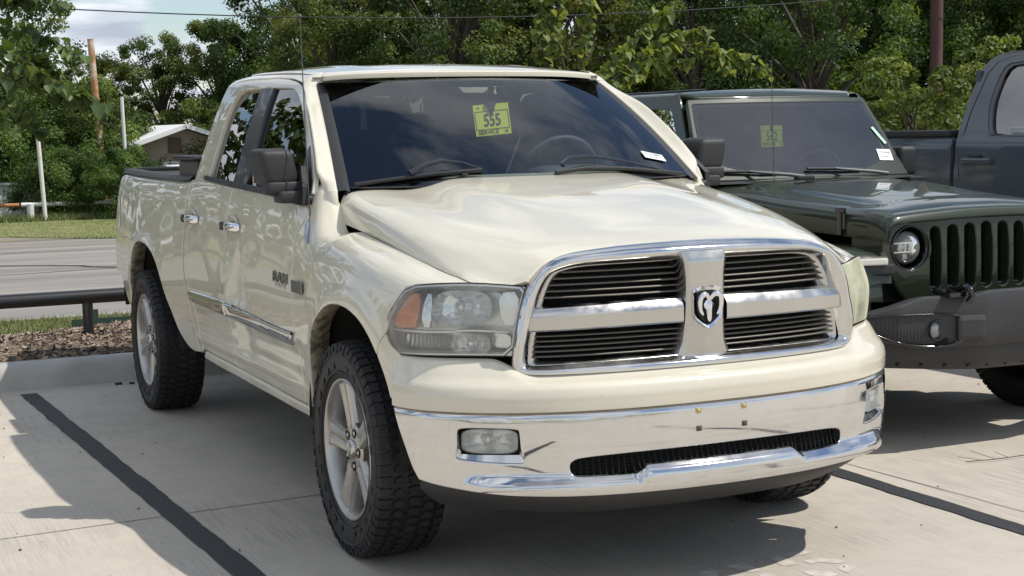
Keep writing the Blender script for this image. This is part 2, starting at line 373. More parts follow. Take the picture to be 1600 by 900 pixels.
# bonnet: rows along y from the cut line to the centre (b = 0..8)
HOOD_K = [
 (-1.05,[(.44,1.02),(.43,1.03),(.41,1.05),(.38,1.065),(.34,1.08),(.28,1.09),(.20,1.097),(.10,1.10),(0,1.10)]),
 (-.93, [(.585,1.048),(.575,1.052),(.56,1.06),(.53,1.085),(.48,1.11),(.40,1.125),(.28,1.135),(.14,1.14),(0,1.141)]),
 (-.87, [(.640,1.050),(.632,1.053),(.62,1.062),(.595,1.090),(.54,1.128),(.45,1.150),(.31,1.164),(.15,1.172),(0,1.174)]),
 (-.78, [(.737,1.060),(.722,1.063),(.69,1.072),(.645,1.105),(.575,1.150),(.46,1.178),(.32,1.192),(.16,1.199),(0,1.201)]),
 (-.60, [(.776,1.081),(.766,1.094),(.735,1.118),(.69,1.150),(.61,1.187),(.49,1.214),(.34,1.230),(.17,1.236),(0,1.238)]),
 (-.35, [(.804,1.119),(.799,1.142),(.778,1.170),(.735,1.200),(.65,1.232),(.52,1.253),(.37,1.278),(.18,1.285),(0,1.286)]),
 (.0,   [(.818,1.168),(.816,1.200),(.802,1.235),(.760,1.264),(.67,1.288),(.54,1.302),(.38,1.334),(.18,1.341),(0,1.342)]),
 (.30,  [(.821,1.199),(.820,1.242),(.809,1.280),(.770,1.308),(.68,1.326),(.55,1.334),(.39,1.370),(.18,1.378),(0,1.379)]),
 (.46,  [(.822,1.213),(.821,1.262),(.811,1.306),(.772,1.335),(.68,1.346),(.55,1.350),(.39,1.386),(.18,1.395),(0,1.396)]),
 (.60,  [(.822,1.22),(.821,1.275),(.811,1.322),(.772,1.35),(.68,1.358),(.55,1.362),(.38,1.388),(.18,1.396),(0,1.398)]),
]
hood = Loft([k[0] for k in HOOD_K], [row(*k) for k in HOOD_K])
# front end plan curves
G_PLAN = [(0,-.938),(.15,-.934),(.3,-.922),(.45,-.900),(.58,-.868),(.66,-.835),(.74,-.778),(.81,-.710),(.87,-.640),(.92,-.560),(.950,-.470),(.968,-.38),(.98,-.25)]
def g_off(a, z): return .0-.055*np.clip((z-.98)/.2, 0, 2)**2*sstep(.85, .5, np.abs(a))-.01*((z-.95)/.12)**2*sstep(.5,.8,np.abs(a)) + .02*np.clip((.95-z)/.17, 0, 1)*sstep(.85,.6,np.abs(a)) + .030*sstep(.74,1.0,np.abs(a))*sstep(1.09,.93,z)*sstep(1.25,1.08,np.abs(a))
gfront = Plan(G_PLAN, g_off)
B_PLAN = [(0,-1.030),(.2,-1.024),(.4,-1.000),(.55,-.962),(.68,-.908),(.79,-.842),(.88,-.762),(.945,-.68),(.98,-.60),(1.0,-.50),(1.008,-.40)]
def lip_top(a):
    a = np.abs(a); return .440+.026*sstep(.335, .285, a)+.0*a
def b_off(a, z):
    aa = np.abs(a); zl = lip_top(a)
    k = sstep(.98, .70, aa)
    o = np.where(z > .640, -.020*sstep(.640, .666, z), 0)
    o = o+.006*np.sin(np.clip((z-.47)/.18, 0, 1)*np.pi)
    o = o+k*(.040*sstep(zl+.006, zl-.030, z))-.035*sstep(.395, .350, z)-.012*sstep(.47,.38,z)*(1-k)
    return o
bumper = Plan(B_PLAN, b_off)
# painted cover between bumper and lamps: a = fraction of arc (-1..1), b = 0 (top, at lamps) .. 5 (bottom, at chrome)
def cover_f(a, b):
    a, b = np.atleast_1d(a), np.atleast_1d(b)
    LG, LB = 1.16, 1.195
    g = gfront(a*LG, np.full(len(a), .80)); m = bumper(a*LB, np.full(len(a), .60))
    g[:, 2] = 0; m[:, 2] = 0
    aa = np.abs(a)
    ztop = .765+.055*sstep(.52, .66, aa)
    hw = np.array([0, .22, .60, .90, 1.0, 1.004, 1.0, .985])
    K = len(hw)
    zz = np.stack([ztop, ztop-.010, .748+.014*sstep(.5,.7,aa), .730+.004*sstep(.5,.7,aa), .706+0*aa, .688+0*aa, .668+0*aa, .652+0*aa], 1)
    P = g[:, None, :]*(1-hw)[None, :, None]+m[:, None, :]*hw[None, :, None]
    P[:, :, 2] = zz
    rows = P
    i = np.clip(np.floor(b).astype(int), 0, K-2); t = (b-i)[:, None]; k = np.arange(len(a))
    p1 = rows[k, i]; p2 = rows[k, i+1]
    p0 = np.where((i > 0)[:, None], rows[k, np.maximum(i-1, 0)], 2*p1-p2); p3 = np.where((i < K-2)[:, None], rows[k, np.minimum(i+2, K-1)], 2*p2-p1)
    m1 = (p2-p0)/2; m2 = (p3-p1)/2
    return (2*t**3-3*t**2+1)*p1+(t**3-2*t**2+t)*m1+(-2*t**3+3*t**2)*p2+(t**3-t**2)*m2
# ------------------------------------------------------------------ vehicle materials
paint = mat('cream_paint', (.65, .61, .495), .38, 0, spec=.18, coat=1.0, coat_rough=.025, var=(.9, (.625, .585, .47), .4, .7))
MATS['cream_paint'].node_tree.nodes['Principled BSDF'].inputs['Coat IOR'].default_value = 1.62
n, l, p = nodes(paint)   # a little road dust and tiny chips low down on the paint
c = n.new('ShaderNodeTexCoord'); s_ = n.new('ShaderNodeTexNoise'); s_.inputs['Scale'].default_value = 130; s_.inputs['Detail'].default_value = 3; l.new(c.outputs['Object'], s_.inputs['Vector'])
mr = n.new('ShaderNodeMapRange'); mr.inputs['From Min'].default_value = .70; mr.inputs['From Max'].default_value = .76; l.new(s_.outputs['Fac'], mr.inputs['Value'])
mk = n.new('ShaderNodeMixRGB'); old = p.inputs['Base Color'].links[0].from_socket; l.new(mr.outputs[0], mk.inputs[0]); l.new(old, mk.inputs[1]); mk.inputs[2].default_value = (.32, .28, .2, 1); l.new(mk.outputs[0], p.inputs['Base Color'])
s2 = n.new('ShaderNodeTexNoise'); s2.inputs['Scale'].default_value = 3; s2.inputs['Detail'].default_value = 8; l.new(c.outputs['Object'], s2.inputs['Vector'])
m2 = n.new('ShaderNodeMapRange'); m2.inputs['To Min'].default_value = .0; m2.inputs['To Max'].default_value = .05; m2.inputs['From Min'].default_value = .35; m2.inputs['From Max'].default_value = .75; l.new(s2.outputs['Fac'], m2.inputs['Value']); l.new(m2.outputs[0], p.inputs['Coat Roughness'])
def chrome_mat(name, col, r0, r1, scale=6, streak=None):
    m = mat(name, col, r0, 1.0); n, l, p = nodes(m); c = n.new('ShaderNodeTexCoord'); s = n.new('ShaderNodeTexNoise'); s.inputs['Scale'].default_value = scale; s.inputs['Detail'].default_value = 9; s.inputs['Roughness'].default_value = .65
    l.new(c.outputs['Object'], s.inputs['Vector']); r = n.new('ShaderNodeMapRange'); r.inputs['From Min'].default_value = .4; r.inputs['From Max'].default_value = .7; r.inputs['To Min'].default_value = r0; r.inputs['To Max'].default_value = r1
    l.new(s.outputs['Fac'], r.inputs['Value']); l.new(r.outputs[0], p.inputs['Roughness'])
    d = n.new('ShaderNodeMapRange'); d.inputs['From Min'].default_value = .45; d.inputs['From Max'].default_value = .75; d.inputs['To Min'].default_value = 1.0; d.inputs['To Max'].default_value = .72; l.new(s.outputs['Fac'], d.inputs['Value']); l.new(d.outputs[0], p.inputs['Metallic'])
    w = n.new('ShaderNodeTexNoise'); w.inputs['Scale'].default_value = 2.2; l.new(c.outputs['Object'], w.inputs['Vector']); b = n.new('ShaderNodeBump'); b.inputs['Strength'].default_value = .12; b.inputs['Distance'].default_value = .02; l.new(w.outputs['Fac'], b.inputs['Height']); l.new(b.outputs[0], p.inputs['Normal'])
    return m
chrome = chrome_mat('chrome', (.66, .655, .645), .04, .13)
dusty_chrome = chrome_mat('dusty_chrome', (.56, .545, .515), .14, .32, 9)
bright_chrome = mat('bright_chrome', (.85, .85, .86), .06, 1.0)
rim_metal = chrome_mat('rim_metal', (.50, .485, .455), .30, .5, 14)
blackp = mat('black_plastic', (.022, .022, .024), .55, bump=(180, .25, 3))
glossblack = mat('gloss_black', (.008, .008, .009), .12, coat=.6)
pillarblack = mat('pillar_black', (.035, .034, .038), .28, coat=.3)
deep = mat('deep_black', (.006, .006, .006), .9)
rubber = mat('tyre_rubber', (.013, .013, .014), .68, bump=(60, .3, 5), var=(7, (.030, .028, .025), .5, .8))
sidewall_m = mat('tyre_sidewall', (.011, .011, .012), .5, bump=(90, .2, 3), var=(5, (.024, .023, .021), .5, .8))
undercoat = mat('undercoat', (.03, .028, .026), .9, bump=(30, .4, 5))
flange_m = mat('dirty_flange', (.30, .27, .20), .8, var=(22, (.10, .085, .06), .42, .62), bump=(60, .5, 5))
def glass_mat(name, tint, ior=1.5, rough=.0, haze=0, hcol=(.6, .6, .55), boost=0):
    m = bpy.data.materials.new(name); m.use_nodes = True; t = m.node_tree; n = t.nodes; l = t.links; n.clear()
    o = n.new('ShaderNodeOutputMaterial'); tr = n.new('ShaderNodeBsdfTransparent'); tr.inputs[0].default_value = (*tint, 1)
    g = n.new('ShaderNodeBsdfGlossy'); g.inputs['Roughness'].default_value = rough; fr = n.new('ShaderNodeFresnel'); fr.inputs['IOR'].default_value = ior
    mx = n.new('ShaderNodeMixShader'); src = fr.outputs[0]
    if boost:
        a = n.new('ShaderNodeMath'); a.operation = 'ADD'; a.inputs[1].default_value = boost; a.use_clamp = True; l.new(src, a.inputs[0]); src = a.outputs[0]
    l.new(src, mx.inputs[0]); l.new(tr.outputs[0], mx.inputs[1]); l.new(g.outputs[0], mx.inputs[2]); fin = mx.outputs[0]
    if haze:
        d = n.new('ShaderNodeBsdfDiffuse'); d.inputs[0].default_value = (*hcol, 1); m2 = n.new('ShaderNodeMixShader')
        c = n.new('ShaderNodeTexCoord'); s = n.new('ShaderNodeTexNoise'); s.inputs['Scale'].default_value = 7; s.inputs['Detail'].default_value = 6; l.new(c.outputs['Object'], s.inputs['Vector'])
        r = n.new('ShaderNodeMapRange'); r.inputs['From Min'].default_value = .3; r.inputs['From Max'].default_value = .7; r.inputs['To Min'].default_value = haze*.6; r.inputs['To Max'].default_value = haze*1.35; l.new(s.outputs['Fac'], r.inputs['Value']); l.new(r.outputs[0], m2.inputs[0])
        l.new(fin, m2.inputs[1]); l.new(d.outputs[0], m2.inputs[2]); fin = m2.outputs[0]
    l.new(fin, o.inputs[0]); MATS[name] = m; return m
ws_glass = glass_mat('windscreen_glass', (.80, .88, .90), 1.52, boost=.07)
side_glass = glass_mat('privacy_glass', (.07, .075, .08), 1.55, boost=.20)
lens = glass_mat('lamp_lens', (.96, .97, .96), 1.45, rough=.02, haze=.17, hcol=(.90, .90, .85))
lens_yellow = glass_mat('yellowed_lens', (.85, .85, .72), 1.45, rough=.05, haze=.58, hcol=(.66, .66, .50))
reflector = mat('lamp_reflector', (.92, .93, .92), .12, .55, bump=(60, .25, 2))
lampgrey = mat('lamp_bezel', (.80, .81, .79), .30, .6)
amber = mat('amber_reflector', (.85, .24, .03), .25, 0, coat=.6, bump=(140, .3, 1))
ribbed = mat('ribbed_reflector', (.62, .62, .60), .2, .9)
n, l, p = nodes(ribbed); c = n.new('ShaderNodeTexCoord'); wv = n.new('ShaderNodeTexWave'); wv.inputs['Scale'].default_value = 38; wv.bands_direction = 'X'; l.new(c.outputs['Object'], wv.inputs['Vector']); b = n.new('ShaderNodeBump'); b.inputs['Strength'].default_value = .9; b.inputs['Distance'].default_value = .01; l.new(wv.outputs['Fac'], b.inputs['Height']); l.new(b.outputs[0], p.inputs['Normal'])
interior = mat('interior_grey', (.045, .047, .052), .8); seatm = mat('seat_fabric', (.05, .052, .056), .95, bump=(200, .3, 2)); dashm = mat('dash_plastic', (.05, .053, .058), .6, bump=(120, .2, 2))
yellow = mat('yellow_tag_card', (.88, .88, .06), .5); ink = mat('black_ink', (.03, .03, .03), .6); greyink = mat('grey_ink', (.25, .25, .2), .6); white_paper = mat('white_label_paper', (.82, .82, .84), .6)
brass = mat('brass_bolt', (.55, .42, .18), .4, .7); rustbolt = mat('dark_bolt', (.10, .08, .07), .6, .4)

def YZ(f, pts, lo=-1.0, hi=8.4):
    """(y,z[,corner]) -> (a,b[,corner]) on a side surface; ('b',y,b,corner) passes through"""
    bb = np.linspace(lo, hi, 800); o = []
    for q in pts:
        if q[0] == 'b': o.append((q[1], q[2], q[3] if len(q) > 3 else 0)); continue
        z = f(np.full(800, float(q[0])), bb)[:, 2]; i = int(np.argmin(np.abs(z-q[1]))); o.append((q[0], float(bb[i]), q[2] if len(q) > 2 else 0))
    return o
def XZ(S, pts):
    return [(float(S.u_of_x(q[0])), q[1], q[2] if len(q) > 2 else 0) for q in pts]

truck = tag(empty('pickup_truck'), 'cream white crew pickup truck with big chrome grille, dented front door and yellow 555 tag', 'pickup truck')
both = (-1, 1)
SF = {-1: dent_side, 1: side}
GF = {-1: mirrored(green), 1: green}
# ---- fenders, doors, bed sides -------------------------------------------------------------
ARCH_F = [(-.385,.805,1),(-.345,.852),(-.279,.892),(-.213,.918),(-.115,.943),(-.009,.948),(.103,.930),(.21,.890),(.313,.822),(.39,.75),(.45,.665),(.485,.58),(.50,.47,1)]
FEN = [('b',.444,.0,1),('b',.2,0),('b',0,0),('b',-.2,0),('b',-.45,0),('b',-.62,0),('b',-.755,0,1),(-.70,1.064),(-.636,1.062),(-.573,1.058),(-.521,1.050,1),(-.503,.985),(-.445,.886,1),(-.405,.83)]+ARCH_F+[(.56,.470),(.624,.470,1),(.628,.66),(.631,.877),(.638,.985),(.652,1.067),(.658,1.118),(.645,1.152),(.612,1.19),(.577,1.22),(.553,1.26),(.545,1.30),('b',.545,.0,1),('b',.49,0)]
FDOOR = [('b',.552,.0,1),(.552,1.30),(.560,1.262),(.584,1.225),(.620,1.195),(.654,1.156),(.668,1.12),(.662,1.067),(.646,.985),(.638,.877),(.635,.66),(.632,.500,0),(.64,.472,1),(1.1,.474),(1.722,.480,1),(1.722,.7),(1.722,1.0),(1.722,1.2),('b',1.722,0,1),('b',1.2,0),('b',.8,0)]
RDOOR = [('b',1.728,0,1),(1.728,1.0),(1.728,.7),(1.728,.481,1),(2.2,.484),(2.37,.488,0),(2.40,.55),(2.43,.66),(2.462,.75),(2.478,.86),(2.49,1.0),(2.50,1.14),(2.505,1.25),('b',2.505,0,1),('b',2.1,0)]
CABC = [('b',2.512,0,1),(2.512,1.25),(2.507,1.14),(2.497,1.0),(2.485,.86),(2.469,.745),(2.437,.65),(2.408,.54),(2.385,.484,1),(2.43,.46,1),(2.47,.54),(2.50,.63),(2.525,.74),(2.545,.86),(2.557,1.0),(2.562,1.14),(2.563,1.25),('b',2.563,0,1)]
BED = [('b',2.588,.0,1),(2.588,1.2),(2.586,1.05),(2.578,.90),(2.560,.77),(2.535,.65),(2.50,.54),(2.47,.46,1),(2.62,.445),(2.74,.46),(2.83,.51),(2.875,.56),(2.925,.66),(2.985,.76),(3.075,.85),(3.17,.914),(3.28,.957),(3.40,.978),(3.52,.976),(3.64,.945),(3.75,.885),(3.85,.79),(3.92,.69),(3.955,.58),(3.965,.50,1),(4.10,.50),(4.22,.60),(4.28,.74,1),(4.45,.735),(4.60,.735,1),(4.62,.95),(4.62,1.15),(4.60,1.26),(4.50,1.315),('b',4.30,.15,0),('b',4.0,0),('b',3.3,0)]
ROCK = [(.53,.462,1),(1.1,.466),(1.7,.472),(2.37,.478,1),(2.40,.452),(2.40,.432,1),(1.7,.424),(.56,.418,1)]
door_group = {}
for s in both:
    f = SF[s]; o = (s, 0, .1)
    panel(f, YZ(f, FEN), step=.02, out=o, thick=.02).build('fender', paint, truck)
    for nm, ol in (('front', FDOOR), ('rear', RDOOR)):
        g = GF[s]
        mb = panel(f, YZ(f, ol), step=.013 if s < 0 else .03, out=o)
        if nm == 'front':
            fr = [(.552,1.33,1),(.560,1.385),(.630,1.463),(.756,1.562),(.90,1.655),(1.065,1.728),(1.17,1.779),(1.28,1.799),(1.478,1.817),(1.722,1.824,1),(1.722,1.782,1),(1.557,1.779),(1.305,1.772),(1.198,1.752),(1.028,1.69),(.834,1.568),(.66,1.42),(.60,1.33,1)]
        else:
            fr = [(1.728,1.782,1),(1.728,1.824,1),(1.895,1.827),(2.155,1.830),(2.345,1.824),(2.408,1.79),(2.434,1.557),(2.495,1.33,1),(2.240,1.33,1),(2.240,1.547),(2.236,1.672),(2.20,1.755),(2.12,1.783),(1.90,1.784)]
        panel(g, YZ(g, fr, -1, 7), step=.02, sc=(1, .11), out=o, mb=mb, thick=.02)
        d = mb.build('door', paint, truck)
        if s < 0 and nm == 'front': d['label'] = 'front door with a crumpled dent at its rear edge'
        # black window surround, belt moulding, glass
        mb = MB()
        if nm == 'front':
            panel(g, YZ(g, [(1.555,1.33,1),(1.722,1.33,1),(1.722,1.782,1),(1.56,1.779,1),(1.545,1.675),(1.515,1.5),(1.495,1.34)], -1, 7), step=.04, sc=(1,.11), out=o, mb=mb, off=.001, smooth=1)
            panel(g, YZ(g, [(.553,1.29,1),(.553,1.33),(.572,1.39),(.72,1.52,1),(.74,1.50),(.70,1.31,1)], -1, 7), step=.04, sc=(1,.11), out=o, off=.004, smooth=1).build('mirror_sail', pillarblack, d)
            belt = [(.553,1.290,1),(1.165,1.308),(1.722,1.326,1),(1.722,1.350,1),(1.165,1.336),(.62,1.322),(.553,1.32,1)]
            gl = [(.57,1.31,1),(1.60,1.31,1),(1.60,1.785,1),(1.30,1.78),(1.19,1.76),(1.02,1.70),(.83,1.58),(.62,1.41)]
        else:
            panel(g, YZ(g, [(1.728,1.33,1),(1.728,1.782,1),(1.775,1.784,1),(1.72+.02,1.62),(1.728+.004,1.36)], -1, 7), step=.04, sc=(1,.11), out=o, mb=mb, off=.001, smooth=0)
            belt = [(1.728,1.326,1),(2.305,1.347,1),(2.31,1.368,1),(1.728,1.352,1)]
            gl = [(1.72,1.33,1),(2.25,1.34,1),(2.25,1.6),(2.24,1.70),(2.19,1.78),(2.08,1.80),(1.72,1.795,1)]
        mb.build('window_surround', pillarblack, d)
        panel(g, YZ(g, belt, -1, 7), step=.04, sc=(1,.11), out=o, off=.012, smooth=1, thick=.02).build('belt_moulding', blackp, d)
        gf_ = glassf if s > 0 else mirrored(glassf); panel(gf_, YZ(gf_, gl, -1, 7), step=.05, sc=(1,.11), out=o, off=-.012, smooth=1, hem=.002, drop=0, thick=.003).build('window_glass', side_glass, d)
        # chrome body-side moulding
        if nm == 'front': tm = [(.632,.769,1),(.66,.768),(1.40,.783),(1.712,.793,1),(1.712,.722,1),(1.40,.716),(.70,.703,1)]
        else: tm = [(1.738,.794,1),(2.44,.784),(2.478,.776,1),(2.462,.745,0),(2.448,.728,1),(1.738,.722,1)]
        panel(f, YZ(f, tm), step=.025, out=o, off=.011, smooth=0, hem=.013, drop=.008, thick=.008).build('moulding', chrome, d)
        # handle: cup, grip, lock end
        yc = 1.60 if nm == 'front' else 2.40; zc = 1.150; x0 = s*(.960 if nm == 'front' else .960)
        h = MB(); A = []
        prof = [(-.115,.016,.004),(-.10,.024,.024),(-.06,.026,.036),(0,.027,.041),(.06,.026,.038),(.092,.021,.028),(.104,.014,.004)]
        for (dy, hz, dx) in prof:
            A.append([(x0+s*(dx*max(0, .35+.65*math.cos(a)) if dx > .005 else dx), yc+dy, zc+hz*math.sin(a)*(.8+.2*math.cos(a))) for a in np.linspace(-math.pi*.5, math.pi*.5, 13)])
        h.grid(A, flip=s < 0); hd = h.build('handle', bright_chrome, d)
        cup = MB(); cup.lathe([(.001,.0),(.002,.03),(.006,.043),(.0,.052)], 'x', (x0-s*.001, yc+.0, zc), 24, sign=s); cup.v[-1][:, 1] = yc+(cup.v[-1][:, 1]-yc)*1.5; cup.build('handle_cup', paint, d)
        en = MB(); en.box((x0+s*.022, yc+.112, zc), (.032, .03, .040), bev=.007); en.build('handle_end', glossblack, d)
    panel(f, YZ(f, CABC), step=.02, out=o, smooth=1).build('cab_corner', paint, truck)
    b = panel(f, YZ(f, BED), step=.028, out=o, thick=.02).build('bed_side', paint, truck)
    mb = panel(f, YZ(f, ROCK), step=.03, out=o, off=-.002, smooth=1, hem=.008, drop=.006); mb.build('sill', paint, truck)
    # rolled arch flanges turned inwards
    for arch, nm in ((ARCH_F, 'fender_flange'), ([(2.875,.56,1)]+BED[11:25], 'bed_flange')):
        ab = resample(YZ(f, arch), .02, (1, .125), 2, closed=False)/np.array([1, .125]); P = f(ab[:, 0], ab[:, 1])
        cyy = .04 if nm[0] == 'f' else 3.44
        rows = []
        for (dx, dr) in ((0, -.001), (.006, .004), (.02, .006), (.045, .004), (.08, -.01)):
            Q = P.copy(); Q[:, 0] -= s*dx; v = np.stack([Q[:, 1]-cyy, Q[:, 2]-.45], 1); v /= np.linalg.norm(v, axis=1)[:, None]; Q[:, 1] -= v[:, 0]*dr; Q[:, 2] -= v[:, 1]*dr; rows.append(Q)
        MB().grid(rows, flip=s > 0).build('arch_flange', flange_m, truck)
    # outer cab frame with the door opening
    g = GF[s]
    CAB = [(1.164,1.786,1),('b',1.164,6.0,1),('b',1.5,6.0),('b',2.0,6.0),('b',2.40,6.0),(2.452,1.83),(2.500,1.70),(2.525,1.50),(2.562,1.33,1),(2.502,1.33,1),(2.441,1.557),(2.415,1.793),(2.352,1.831),(2.155,1.837),(1.895,1.834),(1.478,1.824),(1.28,1.806)]
    panel(g, YZ(g, CAB, -1, 7), step=.02, sc=(1, .11), out=o, thick=.03, smooth=1).build('cab_side', paint, truck)
# shadow-tight dark structure under the gaps
for s in both:
    for nm, ol, ff, rng, sc in (('inner', [('b',.46,.2,1),(.58,.50,1),(2.40,.50,1),(2.55,.75,1),(2.60,1.2,1),(2.60,1.30,1)], SF[s], (-1, 8.4), (1, .125)),):
        panel(ff, YZ(ff, ol, *rng), step=.08, sc=sc, out=(s, 0, 0), off=-.03, smooth=0).build('inner_shell', deep, truck)
# ---- bonnet -------------------------------------------------------------------------------
def hood_full(a, b):   # a = y, b = -8..8 across
    b = np.atleast_1d(b); r = hood(a, 8-np.abs(b)); r[:, 0] *= np.sign(b)+(b == 0); return r
def HXY(pts):          # (x,y) -> (a,b)
    o = []
    for q in pts:
        bb = np.linspace(0, 8, 600); X = hood(np.full(600, q[1]), 8-bb)[:, 0]; o.append((q[1], float(np.interp(abs(q[0]), X[:], bb))*np.sign(q[0]), q[2] if len(q) > 2 else 0))
    return o
HF = [(.0,-.862),(.25,-.852),(.47,-.845),(.545,-.846),(.590,-.850),(.625,-.8505,1),(.69,-.800),(.752,-.742,1)]
half = HXY(HF)+[(-.62,7.96),(-.45,7.985),(-.2,7.985),(.0,7.985),(.2,7.985),(.36,7.985),(.436,7.985,1),(.450,7.75,0),(.459,7.2),(.464,6.5)]+HXY([(.74,.50),(.60,.47),(.40,.42),(.2,.385)])
oln = half+[(.375, 0)]+[(q[0], -q[1], q[2] if len(q) > 2 else 0) for q in half[:0:-1]]
panel(hood_full, oln, step=.022, sc=(1, .105), out=(0, 0, 1), thick=.02, hem=.005, drop=.003).build('hood', paint, truck)
# ---- roof ---------------------------------------------------------------------------------
hdr = [(x, 1.125-.14*(1-abs(x/.672)**2.2)+.012) for x in np.linspace(-.66, .66, 15)]
rol = [(x, y, 1 if abs(x) > .65 else 0) for x, y in hdr]+[(.668,1.3),(.668,2.0),(.66,2.40),(.60,2.455),(.3,2.48),(-.3,2.48),(-.60,2.455),(-.66,2.40),(-.668,2.0),(-.668,1.3)]
panel(roof_f, rol, step=.04, sc=(1, 1), out=(0, 0, 1), thick=.02, smooth=1, hem=.01, drop=.006).build('roof', paint, truck)
mb = MB()
for s in both:
    yy = np.linspace(1.13, 2.42, 14); g = green(yy, np.full(14, 6.0)); r = roof_f(np.full(14, .668), yy)
    lo = np.minimum(g[:, 2], r[:, 2])-.008
    MB().grid([[(s*.655, y, z) for y, z in zip(yy, lo)], [(s*.70, y, z) for y, z in zip(yy, lo)]], flip=s > 0).build('roof_channel', glossblack, truck)
# back wall of the cab with the rear window
_g = green(np.full(8, 2.47), np.arange(8.)); _p = [(-x, y, z-.02) for x, y, z in _g]+[(x, y, z-.02) for x, y, z in _g[::-1]]; _w = [(-.60, 1.36), (-.56, 1.76), (.56, 1.76), (.60, 1.36)]
mb = MB(); mb.box((0, 2.53, 1.05), (1.72, .03, .55)); _L = [tuple(q) for q in _p[:8]]+[(-.56, 2.47, 1.76), (-.60, 2.47, 1.36)]; mb.add(_L, [tuple(range(10))]); mb.add([(-q[0], q[1], q[2]) for q in _L], [tuple(range(10))[::-1]]); mb.add([(-.64, 2.47, _g[7][2]-.02), (.64, 2.47, _g[7][2]-.02), (.56, 2.47, 1.76), (-.56, 2.47, 1.76)], [(0, 1, 2, 3)]); cw = mb.build('cab_back', paint, truck)
MB().box((0, 2.50, 1.55), (1.28, .008, .44)).build('rear_window', side_glass, cw)
# ---- windscreen ---------------------------------------------------------------------------
wo_ = [(-.985,.0,1),(-.5,-.02),(0,-.03),(.5,-.02),(.985,.0,1),(.985,.5),(.985,.99,1),(.5,1.0),(0,1.0),(-.5,1.0),(-.985,.99,1),(-.985,.5)]
wsg = panel(wind_f, wo_, step=.05, sc=(.74, .78), out=(0, -1, .5), hem=.003, drop=.001, thick=.004, smooth=1).build('windshield', ws_glass, truck)
fri = [(-.955,.055),(0,.035),(.955,.055),(.95,.5),(.94,.94),(.5,.955),(.26,.955),(.20,.90),(-.20,.90),(-.26,.955),(-.5,.955),(-.94,.94),(-.95,.5)]
panel(wind_f, wo_, holes=[fri], step=.05, sc=(.74, .78), out=(0, -1, .5), hem=.002, drop=0, thick=.001, smooth=1, off=-.006).build('windshield_band', glossblack, wsg)
for s in both:   # rubber seals beside the glass
    t = np.linspace(-.03, 1.0, 12); P = wind_f(np.full(12, s*1.0), t); P2 = wind_f(np.full(12, s*1.03), t); P2[:, 2] += .002; P[:, 2] += .006; P3 = wind_f(np.full(12, s*.975), t)
    MB().grid([P3, P, P2], flip=s < 0).build('windshield_seal', blackp, wsg)
# windscreen pillars: from the door gap round to the glass
for s in both:
    E_ = hermite(np.arange(9.), np.array([(.553,1.338),(.553,1.36),(.556,1.395),(.626,1.470),(.754,1.570),(.898,1.664),(1.062,1.737),(1.164,1.788),(1.166,1.845)]), np.linspace(0, 8, 60)); q = YZ(green, [tuple(e) for e in E_], -1, 7); A = green(np.array([k[0] for k in q]), np.array([k[1] for k in q])); A[:, 0] -= .038*sstep(1.43, 1.34, A[:, 2]); A2 = green(np.array([k[0] for k in q])-.05, np.array([k[1] for k in q])); tt = np.clip((A[:, 2]-1.352)/.436, -.09, 1.0); Wp = wind_f(np.full(60, 1.03), tt); Wp[:, 2] += .004; kk = np.clip((np.arange(60)-50)/9., 0, 1)[:, None]; Wp = Wp*(1-kk)+np.array([.655, 1.150, roof_f([.655], [1.150])[0, 2]-.002])*kk
    A2[:, 0] -= .038*sstep(1.43, 1.34, A[:, 2]); d0 = A2-A; d0 /= np.linalg.norm(d0, axis=1)[:, None]; L0 = np.linalg.norm(Wp-A, axis=1)[:, None]; d1 = np.array([1, 0, .06])*np.ones((60, 1)); rows = []
    for u in np.linspace(0, 1, 12):
        C1 = A+d0*L0*.45; C2 = Wp+d1*L0*.40; P = A*(1-u)**3+3*C1*u*(1-u)**2+3*C2*u*u*(1-u)+Wp*u**3; P[:, 0] *= s; rows.append(P)
    inn = rows[-1].copy(); inn[:, 2] -= .03; rows.append(inn); pre = rows[0].copy(); pre[:, 0] -= s*.02; rows.insert(0, pre); rows = [np.concatenate([r_[:1]+np.array([0, -.012, -.12]), r_[:1]+np.array([0, -.006, -.05]), r_]) for r_ in rows]
    MB().grid(rows, flip=s > 0).build('windshield_pillar', paint, truck)
# cowl, wiper arms
mb = MB(); xs = np.linspace(-.80, .80, 25); rows = []
for k in range(4):
    rows.append([(x, [.43, .47, .50, .62][k]-.16*(1-abs(x/.8)**2.2), [1.30, 1.335, 1.345, 1.34][k]+.018*(1-(x/.8)**2)) for x in xs])
mb.grid(rows, flip=True).build('cowl', blackp, truck)
def wiper(pts, blade, arm_r=.008):
    mb = MB(); mb.tube(pts, [.013, .012, .009, .007, .006], 8, sy=.6); w = mb.build('wiper', glossblack, truck)
    b = MB(); b.tube(blade, .007, 6, sy=1.6); b.build('wiper_blade', blackp, w)
def wp(a, b, h=.012):
    P = wind_f([a], [b])[0]; return (P[0], P[1]-h*.5, P[2]+h)
wiper([wp(-.70,.03,.03), wp(-.62,.085,.03), wp(-.52,.125,.025), wp(-.42,.115,.02), wp(-.33,.075,.012)], [wp(x, y, .010) for x, y in ((-.95,.0),(-.75,.03),(-.55,.055),(-.33,.07))])
wiper([wp(.10,.05,.03), wp(.17,.10,.03), wp(.30,.125,.025), wp(.50,.095,.02), wp(.75,.03,.012)], [wp(x, y, .010) for x, y in ((.06,.03),(.25,.055),(.5,.045),(.75,.01),(.9,-.01))])
mb = MB(); mb.box((-.33, .36, 1.392), (.03, .04, .012), bev=.004); mb.build('washer_nozzle', blackp, truck)
